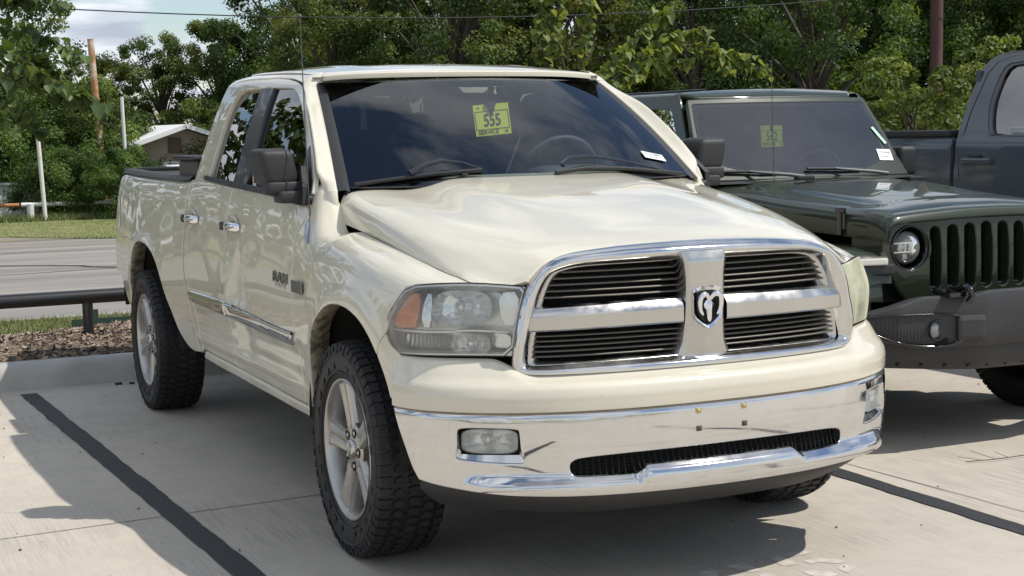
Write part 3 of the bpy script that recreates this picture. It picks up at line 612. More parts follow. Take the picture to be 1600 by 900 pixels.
# ------------------------------------------------------------------ front end
# painted cover
LGc = 1.0
co = [(-.995,.1,1),(-.8,.0),(-.62,.0),(-.58,.0),(-.5,.0),(0,.0),(.5,.0),(.58,.0),(.62,.0),(.8,.0),(.995,.1,1),(.998,3),(.998,6.95,1),(.5,6.95),(0,6.95),(-.5,6.95),(-.998,6.95,1),(-.998,3)]
panel(cover_f, co, step=.025, sc=(1.19, .034), out=(0, -1, .5), smooth=1, hem=.004, thick=.02).build('bumper_cover', paint, truck)
# cover cheek between lamp, fender seam and wheel arch
for s in both:
    f = SF[s]
    ch = [(-.449,.884,1),(-.409,.828),(-.389,.803,1),(-.405,.775),(-.43,.72),(-.445,.66,1),(-.56,.655,1),(-.575,.76),(-.53,.82),(-.475,.85)]
    panel(f, YZ(f, ch), step=.02, out=(s, 0, 0), smooth=1).build('bumper_cover_end', paint, truck)
# chrome bumper with fog lamp pockets and lower intake
def sym(pts): return list(pts)+[(-p[0],)+tuple(p[1:]) for p in pts[::-1] if abs(p[0]) > 1e-6]
bo = [(0,.3655),(.3,.3675),(.52,.372),(.75,.384),(.95,.392),(1.075,.412,1),(1.10,.455),(1.135,.55),(1.195,.648,1),(1.19,.662,1),(.8,.662),(.4,.662),(0,.662)]
bo = [(p[0], p[1], p[2] if len(p) > 2 else 0) for p in bo]; bo = bo[:-1]+[(0, .662, 0)]+[(-p[0], p[1], p[2]) for p in bo[-2:0:-1]]
inta = [(.0,.5065),(.33,.5045),(.500,.4985),(.5385,.488),(.545,.465),(.538,.444),(.505,.441,0),(.325,.441,1),(.283,.4665,1),(0,.468)]
inta = inta+[(-p[0], p[1], p[2] if len(p) > 2 else 0) for p in inta[-2:0:-1]]
fogh = [(.712,.600),(.800,.604),(.905,.602),(.916,.59),(.914,.54),(.922,.505),(.918,.497),(.80,.487),(.700,.484),(.690,.490),(.702,.52),(.706,.59)]
fogm = [(-p[0], p[1]) for p in fogh]
bm = panel(bumper, bo, holes=[inta, fogh, fogm], step=.016, sc=(1, 1), out=(0, -1, 0), smooth=2, hem=.006, drop=.004, thick=.030, hole_thick=.035)
bum = bm.build('bumper', chrome, truck)
# top return of the bumper (dark gap) and intake grid
a = np.linspace(-1.18, 1.18, 90); P0 = bumper(a, np.full(90, .655)); P1 = P0.copy(); P1[:, :2] *= .93; P1[:, 2] = .664
for k in range(3): pass
mb = MB(); A = bumper(a, np.full(90, .650)); A[:, 1] += .012; B = A.copy(); B[:, 1] += .06; B[:, 2] = .66; C = A.copy(); C[:, 2] = .664
mb.grid([A, C, B]); mb.build('bumper_seal', deep, truck)
g = MB(); a = np.linspace(-.57, .57, 60); off = .045
def back(S, a, z, d):
    P = S(a, z); Q = S(a+.01, z)-S(a-.01, z); Q[:, 2] = 0; Q /= np.linalg.norm(Q, axis=1)[:, None]; n = np.stack([-Q[:, 1], Q[:, 0], 0*a], 1); return P+n*d
A = back(bumper, a, np.full(60, .52), .05); B = back(bumper, a, np.full(60, .42), .07); g.grid([A, B]); g.build('intake_back', deep, bum)
g = MB()
for k in range(7):
    z = .43+k*.0125; A = back(bumper, a, np.full(60, z+.003), .034); B = back(bumper, a, np.full(60, z), .030); C = back(bumper, a, np.full(60, z-.003), .034); g.grid([A, B, C])
for x in np.arange(-.55, .56, .022):
    q = back(bumper, np.array([x, x]), np.array([.425, .51]), .034); g.tube([q[0], q[1]], .0028, 4)
g.build('intake_grid', deep, bum)
fp = MB()
for s in both:
    # fog lamp: bowl, bulb shield, lens
    a0, a1, z0, z1 = .712, .902, .517, .598
    aa = np.linspace(a0, a1, 14); body = empty('fog_light', parent=bum)
    L = panel(bumper, [(s*a0, z0), (s*a0, (z0+z1)/2), (s*a0, z1), (s*(a0+a1)/2, z1+.001), (s*a1, z1-.002), (s*(a1+.004), (z0+z1)/2), (s*a1, z0), (s*(a0+a1)/2, z0-.002)], step=.02, sc=(1, 1), out=(0, -1, 0), smooth=2, hem=.003, drop=.001, thick=.004, off=-.013)
    L.build('lens', lens, body)
    r = MB(); rows = []
    for (t, d) in ((1.0, .018), (.96, .034), (.78, .052), (.45, .068), (.05, .075)):
        row_ = []
        for th in np.linspace(0, 2*math.pi, 33)[:-1]:
            c_, s__ = math.cos(th), math.sin(th); k = (abs(c_)**4+abs(s__)**4)**-.25
            row_.append((s*((a0+a1)/2+t*k*c_*(a1-a0)/2), (z0+z1)/2+t*k*s__*(z1-z0)/2))
        q = np.array(row_); rows.append(back(bumper, q[:, 0], q[:, 1], d))
    r.grid(rows, closed_v=True, flip=s < 0); r.build('reflector', reflector, body)
    sh = MB(); c0 = back(bumper, np.array([s*(a0+a1)/2]), np.array([.558]), .035)[0]; sh.lathe([(0, .002), (.004, .014), (.012, .018), (.03, .018)], 'y', c0, 16); sh.build('bulb_shield', lampgrey, body)
    # pocket liner so nothing shows through round the lens
    Lo = resample([(s*q[0], q[1]) for q in fogh], .01, (1, 1), 2); A = back(bumper, Lo[:, 0], Lo[:, 1], .010)
    Li = Lo.copy(); Li[:, 0] = np.clip(np.abs(Lo[:, 0]), a0-.004, a1+.008)*s; Li[:, 1] = np.clip(Lo[:, 1], z0-.006, z1+.004); B = back(bumper, Li[:, 0], Li[:, 1], .022); ring = MB(); ring.grid([A, B], closed_v=True, smooth=True, flip=s < 0); ring.build('fog_pocket', chrome, body)
# lower dark air dam
a = np.linspace(-1.08, 1.08, 90); rows = []
for (z, d) in ((.41, .03), (.372, .022), (.36, .022), (.335, .045), (.31, .080), (.293, .105), (.286, .118), (.286, .16)):
    zz = np.full(90, z)+.024*sstep(.35, 1.05, np.abs(a)); P = B_ = back(bumper, a, np.full(90, .60), d+.005); P[:, 2] = zz; rows.append(P)
mb = MB(); mb.grid(rows, flip=False); mb.build('air_dam', blackp, truck)
# number-plate bolts
for (x, z, m_) in ((-.089, .6245, brass), (.089, .6245, brass), (-.089, .565, rustbolt), (.089, .565, rustbolt)):
    P = bumper(np.array([x]), np.array([z]))[0]; mb = MB(); mb.lathe([(-.006, .0), (-.006, .004), (-.004, .0065), (.004, .0068), (.004, .0)], 'y', P, 6); mb.box((P[0], P[1]+.001, P[2]), (.020, .008, .018), bev=.002); mb.build('plate_bolt', m_, bum)
# ---- grille ---------------------------------------------------------------------------------
go = [(0,.757),(.3,.757),(.50,.760),(.62,.760),(.668,.762),(.689,.770),(.696,.79),(.6935,.83),(.680,.91),(.664,.987),(.650,1.03),(.633,1.066),(.606,1.102),(.565,1.136),(.49,1.158),(.40,1.167),(.26,1.177),(0,1.182)]
gi = [(0,.799),(.3,.797),(.50,.794),(.61,.792),(.634,.792),(.642,.799),(.639,.825),(.622,.90),(.603,.975),(.585,1.03),(.565,1.067),(.547,1.088),(.527,1.100),(.47,1.112),(.40,1.116),(.22,1.118),(0,1.120)]
def loop(half, n=420):
    P = [(p[0], p[1]) for p in half]+[(-p[0], p[1]) for p in half[-2:0:-1]]
    Q = resample(P, .003, (1, 1), 1); c = np.array([0, .965]); v = Q-c; th = np.unwrap(np.arctan2(v[:, 1]*1.6, v[:, 0])); 
    t0 = np.linspace(-math.pi, math.pi, n, endpoint=False); k = np.argsort(np.mod(th+math.pi, 2*math.pi)); ths = np.mod(th+math.pi, 2*math.pi)[k]; Qs = Q[k]
    T = np.mod(t0+math.pi, 2*math.pi); ext = np.concatenate([[ths[-1]-2*math.pi], ths, [ths[0]+2*math.pi]]); Qe = np.concatenate([Qs[-1:], Qs, Qs[:1]])
    return np.stack([np.interp(T, ext, Qe[:, 0]), np.interp(T, ext, Qe[:, 1])], 1)
LO, LI = loop(go), loop(gi); rows = []; grille = empty('grille', parent=truck)
low = np.clip((.86-LO[:, 1])/.08, 0, 1)     # the sill at the bottom is flatter and wider
for (t, d) in ((-.01, .03), (0, .006), (.06, -.003), (.16, -.013), (.30, -.021), (.48, -.022), (.66, -.013), (.82, .004), (.93, .022), (1.0, .034)):
    Q = LO*(1-t)+LI*t; dd = np.where(low > 0, d*(1-low)+low*(d*.6+.004), d); P = gfront(Q[:, 0], Q[:, 1]); N_ = back(gfront, Q[:, 0], Q[:, 1], 1.0)-P; rows.append(P+N_*dd[:, None])
mb = MB(); mb.grid(rows, closed_v=True, flip=False); sur = mb.build('surround', chrome, grille)
rows = []
for (t, d) in ((1.0, .033), (1.012, .034), (1.05, .062), (1.07, .10)):
    Q = np.array([0, .965])+(LI-np.array([0, .965]))*(2-t); P = gfront(Q[:, 0], Q[:, 1]); N_ = back(gfront, Q[:, 0], Q[:, 1], 1.0)-P; rows.append(P+N_*d)
MB().grid(rows, closed_v=True, flip=False).build('inner_bezel', dusty_chrome, grille)
# cross: post and side arms
def bar_rows(xs, zt, zb, prof):
    """bar along x with section prof (t 0..1 down, depth)"""
    rows = []
    for (t, d) in prof:
        z = zt*(1-t)+zb*t; rows.append(back(gfront, xs, z, d))
    return rows
for s in both:
    n_ = 40; xs = np.linspace(.085, .645, n_); zt = np.interp(xs, [.08, .3, .62], [.996, .992, .984]); zb = np.interp(xs, [.08, .3, .62], [.908, .907, .904])
    R = bar_rows(s*xs, zt, zb, ((-.0, .085), (.0, .030), (.05, .018), (.30, .002), (.38, -.001), (.60, .0), (.90, .003), (.97, .009), (1.0, .03), (1.0, .085)))
    MB().grid(R, flip=s < 0).build('crossbar', dusty_chrome, grille, auto=22)
zs = np.linspace(.775, 1.150, 50); hw = np.interp(zs, [.775, .80, .84, .90, 1.0, 1.07, 1.15], [.135, .118, .098, .090, .086, .088, .10]); rows = []
for (t, d) in ((-1.0, .09), (-1.0, .040), (-.97, .026), (-.86, .004), (-.80, .000), (-.78, -.002), (-.74, -.004), (0, -.007), (.74, -.004), (.78, -.002), (.80, 0), (.86, .004), (.97, .026), (1.0, .040), (1.0, .09)):
    adj = -np.minimum(.055*np.clip((zs-.98)/.2, 0, 2)**2, .026)-.03*np.clip(zs-.95, 0, .1)+.024*np.clip((.95-zs)/.17, 0, 1)+.05*np.clip(.95-zs, 0, 1); rows.append(back(gfront, hw*t, zs, (d+adj)[:, None]))
MB().grid(rows, flip=True).build('centre_post', dusty_chrome, grille, auto=22)
# slats: five over, five under on either side
slat = mat('slat_metal', (.15, .14, .12), .45, .6)
n_ = 30
for s in both:
    for (za, zb_, k0) in ((1.106, 1.004, 5), (.896, .812, 5)):
        for k in range(5):
            z = za+(zb_-za)*(k+.5)/5; lim = np.interp(z, [.80, .90, .98, 1.03, 1.07, 1.10], [.638, .622, .60, .583, .562, .50]); xs = np.linspace(.07, lim, n_); rows = []
            for (dz, d) in ((-.0035, .062), (-.004, .045), (-.0025, .0405), (0, .0395), (.0025, .042), (.003, .055), (.004, .085)):
                rows.append(back(gfront, s*xs, np.full(n_, z+dz), d))
            MB().grid(rows, flip=s > 0).build('slat', slat, grille)
xs = np.linspace(-.66, .66, 50); MB().grid([back(gfront, xs, np.full(50, z), .10) for z in (.76, .95, 1.05, 1.16)]).build('radiator', deep, grille)
# emblem: shield with ram head
def flat_on_grille(poly, d, th, m_, parent, name, sc=1.0, cx=0, cz=.957, bev=.0015, dome=0.0):
    mb = MB(); P = np.array(poly)*sc; c = P.mean(0); n = len(P)
    def put(Q, dd): return back(gfront, Q[:, 0]+cx, Q[:, 1]+cz, dd)
    top = put(P*(1)+0, d); bot = put(P, d+th); inn = put(c+(P-c)*.82, d-dome-.0005)
    mb.grid([bot, top, inn], closed_v=True, smooth=False, flip=True)
    tri = [list(range(n))]; from mathutils.geometry import tessellate_polygon
    T = tessellate_polygon([[Vector((q[0], q[1], 0)) for q in P]]); mb.add(inn, [t[::-1] for t in T], None, 0, False)
    o = mb.build(name, m_, parent); return o
sh_out = [(-.052,.062),(-.025,.070),(0,.0715),(.025,.070),(.052,.062),(.054,.03),(.053,-.012),(.045,-.036),(.022,-.055),(0,-.068),(-.022,-.055),(-.045,-.036),(-.053,-.012),(-.054,.03)]
emb = empty('emblem', parent=grille)
flat_on_grille(sh_out, -.016, .014, bright_chrome, emb, 'shield', 1.05, dome=-.004)
flat_on_grille([(x*.84, y*.84) for x, y in sh_out], -.0195, .004, deep, emb, 'shield_field', 1.0)
def mir(P): return [(-x, y) for x, y in P[::-1]]
horn = [(.004,.044),(.016,.050),(.030,.047),(.040,.036),(.044,.020),(.043,.002),(.036,-.012),(.028,-.018),(.030,-.004),(.033,.008),(.031,.020),(.024,.028),(.014,.030),(.006,.026)]
head = [(-.008,.034),(.008,.034),(.020,.016),(.022,.006),(.014,-.004),(.010,-.022),(.008,-.040),(0,-.047),(-.008,-.040),(-.010,-.022),(-.014,-.004),(-.022,.006),(-.020,.016)]
for sg in both:
    hp = hermite(np.arange(8.), np.array([(.004,.030),(.012,.043),(.026,.047),(.038,.036),(.0415,.016),(.038,-.004),(.031,-.017),(.027,-.022)]), np.linspace(0, 7, 26)); dd = np.interp(np.arange(26), [0, 8, 25], [-.024, -.036, -.026])
    P = np.array([back(gfront, np.array([sg*x]), np.array([.957+z]), d)[0] for (x, z), d in zip(hp, dd)]); MB().tube(P, list(np.interp(np.arange(26), [0, 6, 14, 25], [.007, .0095, .0085, .0035])), 12).build('horn', bright_chrome, emb)
hw_ = [(.034,.006,.006),(.024,.013,.010),(.012,.0205,.012),(.003,.0185,.014),(-.008,.0115,.016),(-.022,.0085,.015),(-.034,.0088,.012),(-.043,.006,.006),(-.047,.001,.002)]; rows = []
for z, w, hgt in hw_: rows.append([back(gfront, np.array([w*t]), np.array([.957+z]), -.022-hgt*(1-abs(t))**.8)[0] for t in (-1, -.7, -.35, -.1, .1, .35, .7, 1)])
MB().grid(rows, flip=False).build('ram_head', bright_chrome, emb)
# ---- headlights -----------------------------------------------------------------------------
hlo = [(.690,.829,1),(.80,.826),(.92,.826),(1.139,.819),(1.190,.822,1),(1.212,.848),(1.230,.880,1),(1.185,.935),(1.13,.990),(1.080,1.053,1),(.935,1.066),(.806,1.068),(.70,1.062),(.640,1.057,1),(.655,1.01),(.672,.94)]
for s in both:
    ol = [(s*q[0], q[1], q[2] if len(q) > 2 else 0) for q in hlo]; hl = empty('headlight', parent=truck)
    if s > 0: hl['label'] = 'headlight with cloudy yellowed lens'
    panel(gfront, ol, step=.02, sc=(1, 1), out=(0, -1, 0), smooth=1, hem=.006, drop=.004, thick=.004, off=.002).build('lens', lens if s < 0 else lens_yellow, hl)
    # dark rim around the lens
    c = np.array([.93, .945]); inn = [(s*(c[0]+(q[0]-c[0])*.975), c[1]+(q[1]-c[1])*.935) for q in hlo]
    panel(gfront, ol, holes=[inn], step=.03, sc=(1, 1), out=(0, -1, 0), smooth=1, hem=.002, drop=0, thick=.03, off=-.005).build('bezel', lampgrey, hl)
    gsk = [(s*(c[0]+(q[0]-c[0])*1.008), c[1]+(q[1]-c[1])*1.03) for q in hlo]; gin = [(s*(c[0]+(q[0]-c[0])*.996), c[1]+(q[1]-c[1])*.985) for q in hlo]; panel(gfront, gsk, holes=[gin], step=.03, sc=(1, 1), out=(0, -1, 0), smooth=1, hem=.001, drop=0, thick=.02, off=-.0035).build('gasket', deep, hl)
    def reg(poly, d, m_, nm, step=.02, **k): panel(gfront, [(s*q[0], q[1]) for q in poly], step=step, sc=(1, 1), out=(0, -1, 0), smooth=1, hem=.003, drop=.001, thick=.012, off=-d, **k).build(nm, m_, hl)
    reg([(.66,.835),(1.19,.825),(1.22,.88),(1.08,1.045),(.65,1.05)], .075, lampgrey, 'housing')
    reg([(1.02,1.035),(1.075,1.036),(1.115,.98),(1.165,.935),(1.165,.905),(1.06,.91),(1.025,.915)], .022, amber, 'turn_signal')
    reg([(.98,1.040),(1.012,1.038),(1.015,.912),(.97,.915)], .030, reflector, 'divider_plate')
    reg([(.69,.911),(.86,.914),(.90,.908),(1.18,.903),(1.18,.893),(.90,.898),(.86,.905),(.69,.902)], .020, lampgrey, 'divider', step=.01)
    reg([(.925,.890),(1.17,.885),(1.185,.86),(1.16,.838),(.895,.842)], .040, ribbed, 'side_marker')
    reg([(.66,1.045),(.745,1.045),(.735,.925),(.672,.925)], .045, reflector, 'inner_plate'); reg([(.70,.90),(.775,.90),(.77,.845),(.70,.845)], .045, reflector, 'lower_plate')
    for (ac, zc, ra, rz, dp) in ((.862, .985, .105, .058, .06), (.83, .866, .066, .036, .045)):
        mb = MB(); rows = []
        for (t, d) in ((1.0, .018), (.93, .032), (.75, .050), (.5, .062), (.22, .068), (.12, .05), (.02, .046)):
            th = np.linspace(0, 2*math.pi, 49)[:-1]; k = (np.abs(np.cos(th))**3+np.abs(np.sin(th))**3)**(-1/3) if t > .5 else 1.0
            wob = 1+.03*np.sin(th*9)*(.3 < t < .97); rows.append(back(gfront, s*(ac+t*k*ra*np.cos(th)*wob), zc+t*k*rz*np.sin(th)*wob, d*dp/.06))
        mb.grid(rows, closed_v=True, smooth=False, flip=s < 0); mb.build('reflector', reflector, hl)
        b = MB(); q = back(gfront, np.array([s*ac]), np.array([zc]), .03)[0]; b.lathe([(-.012, .001), (-.008, .013), (.0, .018), (.03, .019)], 'y', q, 18); b.build('bulb', lampgrey if zc > .9 else reflector, hl)
# black filler behind lamps and cover
xs = np.linspace(-1.22, 1.22, 70); MB().grid([back(gfront, xs, np.full(70, z), .115) for z in (.66, .8, .95, 1.05)]).build('front_panel', deep, truck)

# ------------------------------------------------------------------ wheels
def make_tyre(R, Wd, rb, blocks=58, seed=3, lean=1.0):
    """tyre about the x axis, outer face towards -x"""
    h = Wd/2; mb = MB()
    prof = [(-h*.82, rb-.004), (-h*.90, rb+.010), (-h*.97, rb+.035), (-h*1.0, (rb+R)/2), (-h*.985, R-.045), (-h*.94, R-.022), (-h*.84, R-.012), (-h*.6, R-.0085), (0, R-.008), (h*.6, R-.0085), (h*.84, R-.012), (h*.94, R-.022), (h*.985, R-.045), (h*1.0, (rb+R)/2), (h*.97, rb+.035), (h*.90, rb+.01), (h*.82, rb-.004)]
    mb.lathe(prof, 'x', n=120, mi=0, flip=True)
    rnd = random.Random(seed)
    def pt(w, th, r):
        x = w*h; rr = r-.012*max(0, (abs(w)-.72)/.28)**1.5*1.0; return (x, rr*math.sin(th), rr*math.cos(th))
    def block(poly, r0, r1, tw=.0):
        n = len(poly); V = []; cw = sum(p[0] for p in poly)/n; ct = sum(p[1] for p in poly)/n
        for (w, t) in poly: V.append(pt(w, t, r0))
        for (w, t) in poly: V.append(pt(cw+(w-cw)*.93, ct+(t-ct)*.93, r1))
        F = [(i, (i+1) % n, n+(i+1) % n, n+i) for i in range(n)]+[tuple(range(n, 2*n))]
        mb.add(V, F, None, 1, False)
    dt = 2*math.pi/blocks
    for i in range(blocks):
        t = i*dt
        # shoulder lugs that wrap onto the sidewall, alternately long and short
        for sg in (-1, 1):
            o = 0 if sg < 0 else dt*.5; lg = .985 if i % 2 else .965; tt = t+o
            block([(sg*.66, tt+.04*dt), (sg*.70, tt+.46*dt), (sg*.64, tt+.84*dt), (sg*lg, tt+.80*dt), (sg*lg, tt+.06*dt)], R-.013, R-.0005)
            dn = .042 if i % 2 else .030
            V = []; 
            for (x, r) in ((sg*h*.955, R-.014), (sg*h*1.012, R-dn), (sg*h*1.004, R-dn-.006)):
                for q in (tt+.10*dt, tt+.74*dt): V.append((x, r*math.sin(q), r*math.cos(q)))
            base = [(sg*h*.94, (R-.03)*math.sin(q), (R-.03)*math.cos(q)) for q in (tt+.10*dt, tt+.74*dt)]; V += base
            mb.add(V, [(0, 1, 3, 2), (2, 3, 5, 4), (0, 2, 4, 6), (1, 7, 5, 3)], None, 1, False)
            block([(sg*.25, tt+.12*dt), (sg*.42, tt+.02*dt), (sg*.60, tt+.22*dt), (sg*.57, tt+.66*dt), (sg*.40, tt+.80*dt), (sg*.31, tt+.50*dt)], R-.010, R)
        j = .18*(rnd.random()-.5); block([(-.18+j, t+.02*dt), (.02, t+.14*dt), (.20+j, t+.04*dt), (.16, t+.42*dt), (.22, t+.76*dt), (-.02, t+.88*dt), (-.20, t+.70*dt), (-.14, t+.4*dt)], R-.010, R)
    # sidewall relief: ring ribs and raised block letters' outline blocks
    for rr in (rb+.022, R-.056):
        mb.lathe([(-h*.992, rr), (-h*1.012, rr+.002), (-h*1.012, rr+.005), (-h*.992, rr+.007)], 'x', n=120, mi=0, flip=True)
    for k in range(26):
        if k % 13 in (0, 6): continue
        t0 = k*2*math.pi/26; V = []
        for (x, r) in ((-h*1.006, rb+.040), (-h*1.012, rb+.042), (-h*1.012, rb+.060), (-h*1.006, rb+.062)):
            for q in (t0, t0+.11): V.append((x, r*math.sin(q), r*math.cos(q)))
        mb.add(V, [(0, 1, 3, 2), (2, 3, 5, 4), (4, 5, 7, 6)], None, 0, False)
    return mb
def make_rim_parts(parent, R=.268, phase=0.0):
    mb = MB()
    mb.lathe([(-.108, R-.004), (-.118, R-.002), (-.121, R-.007), (-.118, R-.016), (-.098, R-.022), (-.06, R-.030), (.02, R-.034), (.10, R-.028), (.115, R-.004)], 'x', n=96)
    rim = mb.build('rim', rim_metal, parent)
    # five broad twin-edged spokes
    for k in range(5):
        th = phase+k*2*math.pi/5; mb = MB(); rows = []
        st = [(.030, .034, -.088), (.060, .0325, -.094), (.10, .0315, -.097), (.15, .033, -.100), (.20, .037, -.104), (.240, .044, -.108), (.254, .056, -.108)]
        for (r, w, x) in st:
            sec = [(x+.075, -w-.016), (x+.022, -w-.009), (x+.006, -w-.003), (x, -w+.004), (x+.0015, -w*.35), (x+.0055, 0), (x+.0015, w*.35), (x, w-.004), (x+.006, w+.003), (x+.022, w+.009), (x+.075, w+.016)]
            rows.append([(q[0], r*math.sin(th)+q[1]*math.cos(th), r*math.cos(th)-q[1]*math.sin(th)) for q in sec])
        mb.grid(rows, flip=False, smooth=False); mb.build('spoke', rim_metal, rim)
    mb = MB(); mb.lathe([(-.04, .098), (-.082, .096), (-.092, .088), (-.096, .070), (-.094, .050), (-.096, .042), (-.094, .0)], 'x', n=60); mb.build('hub', rim_metal, rim)
    mb = MB(); mb.lathe([(-.094, .036), (-.106, .035), (-.109, .030), (-.110, .018), (-.1105, 0)], 'x', n=40); cap = mb.build('hub_cap', dusty_chrome, rim)
    e = MB()
    for P_ in (horn, mir(horn), head): 
        n_ = len(P_); e.add([(-.1125, -x*.42, y*.42) for x, y in P_], [tuple(range(n_))], None, 0)
    e.build('cap_emblem', lampgrey, cap)
    for k in range(5):
        th = phase+(k+.5)*2*math.pi/5; mb = MB(); c = (0, .066*math.sin(th), .066*math.cos(th)); mb.lathe([(-.0975, .0185), (-.0985, .016), (-.085, .0145), (-.08, .002)], 'x', c, 20, mi=1)
        mb.lathe([(-.085, .0105), (-.097, .0095), (-.100, .006), (-.100, 0)], 'x', c, 6, mi=0); mb.build('lug_nut', [rim_metal, deep], rim)
    mb = MB(); mb.lathe([(-.055, .0), (-.055, .165), (-.045, .168), (-.02, .168)], 'x', n=40); mb.lathe([(-.085, .0), (-.085, .10), (-.02, .10)], 'x', n=30); mb.build('brake_disc', mat('brake_rust' if 'brake_rust' not in MATS else 'brake_rust', (.10, .075, .06), .6, .6) if 'brake_rust' not in MATS else MATS['brake_rust'], rim)
    return rim
wheel = empty('wheel', (-.862, 0, .402), parent=truck)
make_tyre(.405, .262, .262).build('tyre', [sidewall_m, rubber], wheel)
make_rim_parts(wheel, phase=math.radians(13))
wheel2 = copy_tree(wheel, truck); wheel2.location = (-.870, 3.569, .402); wheel2.rotation_euler = (math.radians(-22), 0, 0)
wheel3 = copy_tree(wheel, truck); wheel3.location = (.862, 0, .402); wheel3.rotation_euler = (math.radians(10), 0, math.pi)
wheel4 = copy_tree(wheel, truck); wheel4.location = (.870, 3.569, .402); wheel4.rotation_euler = (math.radians(40), 0, math.pi)
# wheel wells, chassis
def well(s, cy, r):
    mb = MB(); th = np.linspace(-.02, math.pi+.02, 26); rows = []
    for x in (.98, .90, .62): rows.append([(s*(x-.03), cy+(r+(.0 if x < .95 else .0))*math.cos(t), .44+r*math.sin(t)) for t in th])
    mb.grid(rows, flip=s > 0); n_ = len(th); mb.add([(s*.60, cy+r*math.cos(t), .44+r*math.sin(t)) for t in th], [tuple(range(n_)) if s > 0 else tuple(range(n_))[::-1]], None, 0); mb.build('wheel_liner', undercoat, truck)
for s in both: well(s, .03, .52); well(s, 3.44, .56)
mb = MB(); mb.box((0, .95, .44), (.95, 3.1, .16)); mb.box((0, 3.9, .50), (.95, 1.5, .12)); mb.box((0, -.55, .48), (1.0, .55, .22)); mb.build('chassis', undercoat, truck)
ax = MB(); ax.tube([(-.72, 3.569, .40), (.72, 3.569, .40)], .045, 12); ax.build('rear_axle', undercoat, truck); ax = MB(); ax.tube([(-.72, 0, .36), (.72, 0, .36)], .03, 10); ax.build('front_axle', undercoat, truck)
MB().box((0, 1.5, .50), (1.72, 2.1, .05)).build('cab_floor', undercoat, truck)
# ------------------------------------------------------------------ mirrors, antenna, badges
def se_box(c, d, e=.35, n=14, m=20, taper=None):
    """rounded box (superellipsoid) grid"""
    rows = []
    for i in range(n+1):
        ph = -math.pi/2+math.pi*i/n; cph, sph = math.cos(ph), math.sin(ph); row_ = []
        for j in range(m):
            th = 2*math.pi*j/m; f_ = lambda v: math.copysign(abs(v)**e, v)
            p = [f_(cph)*f_(math.cos(th))*d[0]/2, f_(cph)*f_(math.sin(th))*d[1]/2, f_(sph)*d[2]/2]
            if taper: p = taper(p)
            row_.append((c[0]+p[0], c[1]+p[1], c[2]+p[2]))
        rows.append(row_)
    return rows
for s in both:
    mr_ = empty('side_mirror', parent=truck)
    def tp(p): k = 1+.10*(p[1]/.12); return [p[0]*k+s*.02*p[2]/.1, p[1]-.02*p[0]*s, p[2]*(1-.05*(-p[1])/.12)]
    mb = MB(); mb.grid(se_box((s*1.010, .720, 1.435), (.155, .170, .152), .34, 20, 36, tp), closed_v=True, flip=False); mb.build('housing', blackp, mr_)
    mb = MB(); mb.box((s*1.01, .815, 1.435), (.13, .006, .13), bev=.002); mb.build('mirror_glass', mat('mirror_silver', (.7, .72, .74), .02, 1.0) if 'mirror_silver' not in MATS else MATS['mirror_silver'], mr_)
    mb = MB(); mb.grid(se_box((s*.985, .665, 1.352), (.175, .085, .055), .3, 10, 24), closed_v=True); mb.grid(se_box((s*.955, .64, 1.318), (.15, .10, .05), .25, 10, 24), closed_v=True); mb.build('mirror_arm', blackp, mr_)
    mb = MB(); V = [(s*.925, .555, 1.283), (s*.922, .555, 1.36), (s*.895, .66, 1.44), (s*.905, .69, 1.40), (s*.935, .74, 1.32), (s*.94, .74, 1.292)]
    V2 = [(x+s*.022, y, z) for x, y, z in V]; mb.add(V+V2, [tuple(range(6)), tuple(range(6, 12))[::-1]]+[(i, (i+1) % 6, 6+(i+1) % 6, 6+i) for i in range(6)]); mb.build('mirror_base', blackp, mr_)
P = dent_side([.50], [2.2])[0]; mb = MB(); mb.tube([(-.958, .478, 1.138), (-.950, .500, 1.170), (-.935, .520, 1.205), (-.925, .532, 1.222)], [.004, .011, .014, .012], 12); an = mb.build('antenna_base', mat('antenna_mount', (.30, .36, .42), .35, .3), truck)
mb = MB(); mb.tube([(-.925, .532, 1.22), (-.912, .60, 1.62), (-.898, .662, 2.03)], [.0028, .0024, .0018], 6); mb.tube([(-.925, .532, 1.218), (-.924, .536, 1.232)], .007, 8); mb.build('antenna_rod', mat('antenna_steel', (.12, .12, .12), .4, .8), an)
def text_on_side(txt, size, y0, z0, m_, name, parent, fs=1.0, h=.004, bold=.0, f=dent_side, off=.002):
    V, F = text_mesh(txt, size, fs, 0, bold, 'CENTER'); n_ = len(V); y = y0-V[:, 0]; z = z0+V[:, 1]
    bb = np.linspace(1, 7, 300); mid = YZ(f, [(y0, z0)])[0]; P = f(y, np.full(n_, mid[1]))
    zc = f([y0], [mid[1]])[0, 2]; q = f([y0], [mid[1]+.1])[0]-f([y0], [mid[1]-.1])[0]; P = np.column_stack([P[:, 0]+q[0]/q[2]*(z-zc), y, z]); s = np.sign(P[0, 0])
    P0 = P.copy(); P0[:, 0] += s*off; P1 = P.copy(); P1[:, 0] += s*(off+h); mb = MB(); e = {}
    for fc in F:
        for i in range(len(fc)):
            k = (fc[i], fc[(i+1) % len(fc)]); e[k] = e.get(k, 0)+1
    bd = [k for k in e if (k[1], k[0]) not in e]
    mb.add(np.concatenate([P0, P1]), [tuple(i+n_ for i in fc) for fc in F]+[(a, b, b+n_, a+n_) for a, b in bd]); return mb.build(name, m_, parent)
badge = mat('badge_chrome', (.22, .22, .22), .25, .9)
text_on_side('RAM', .060, .815, .976, badge, 'badge', truck, 1.75, bold=.0008); text_on_side('1 5 0 0', .022, .815, .945, bright_chrome, 'badge', truck, 2.4, bold=.001)
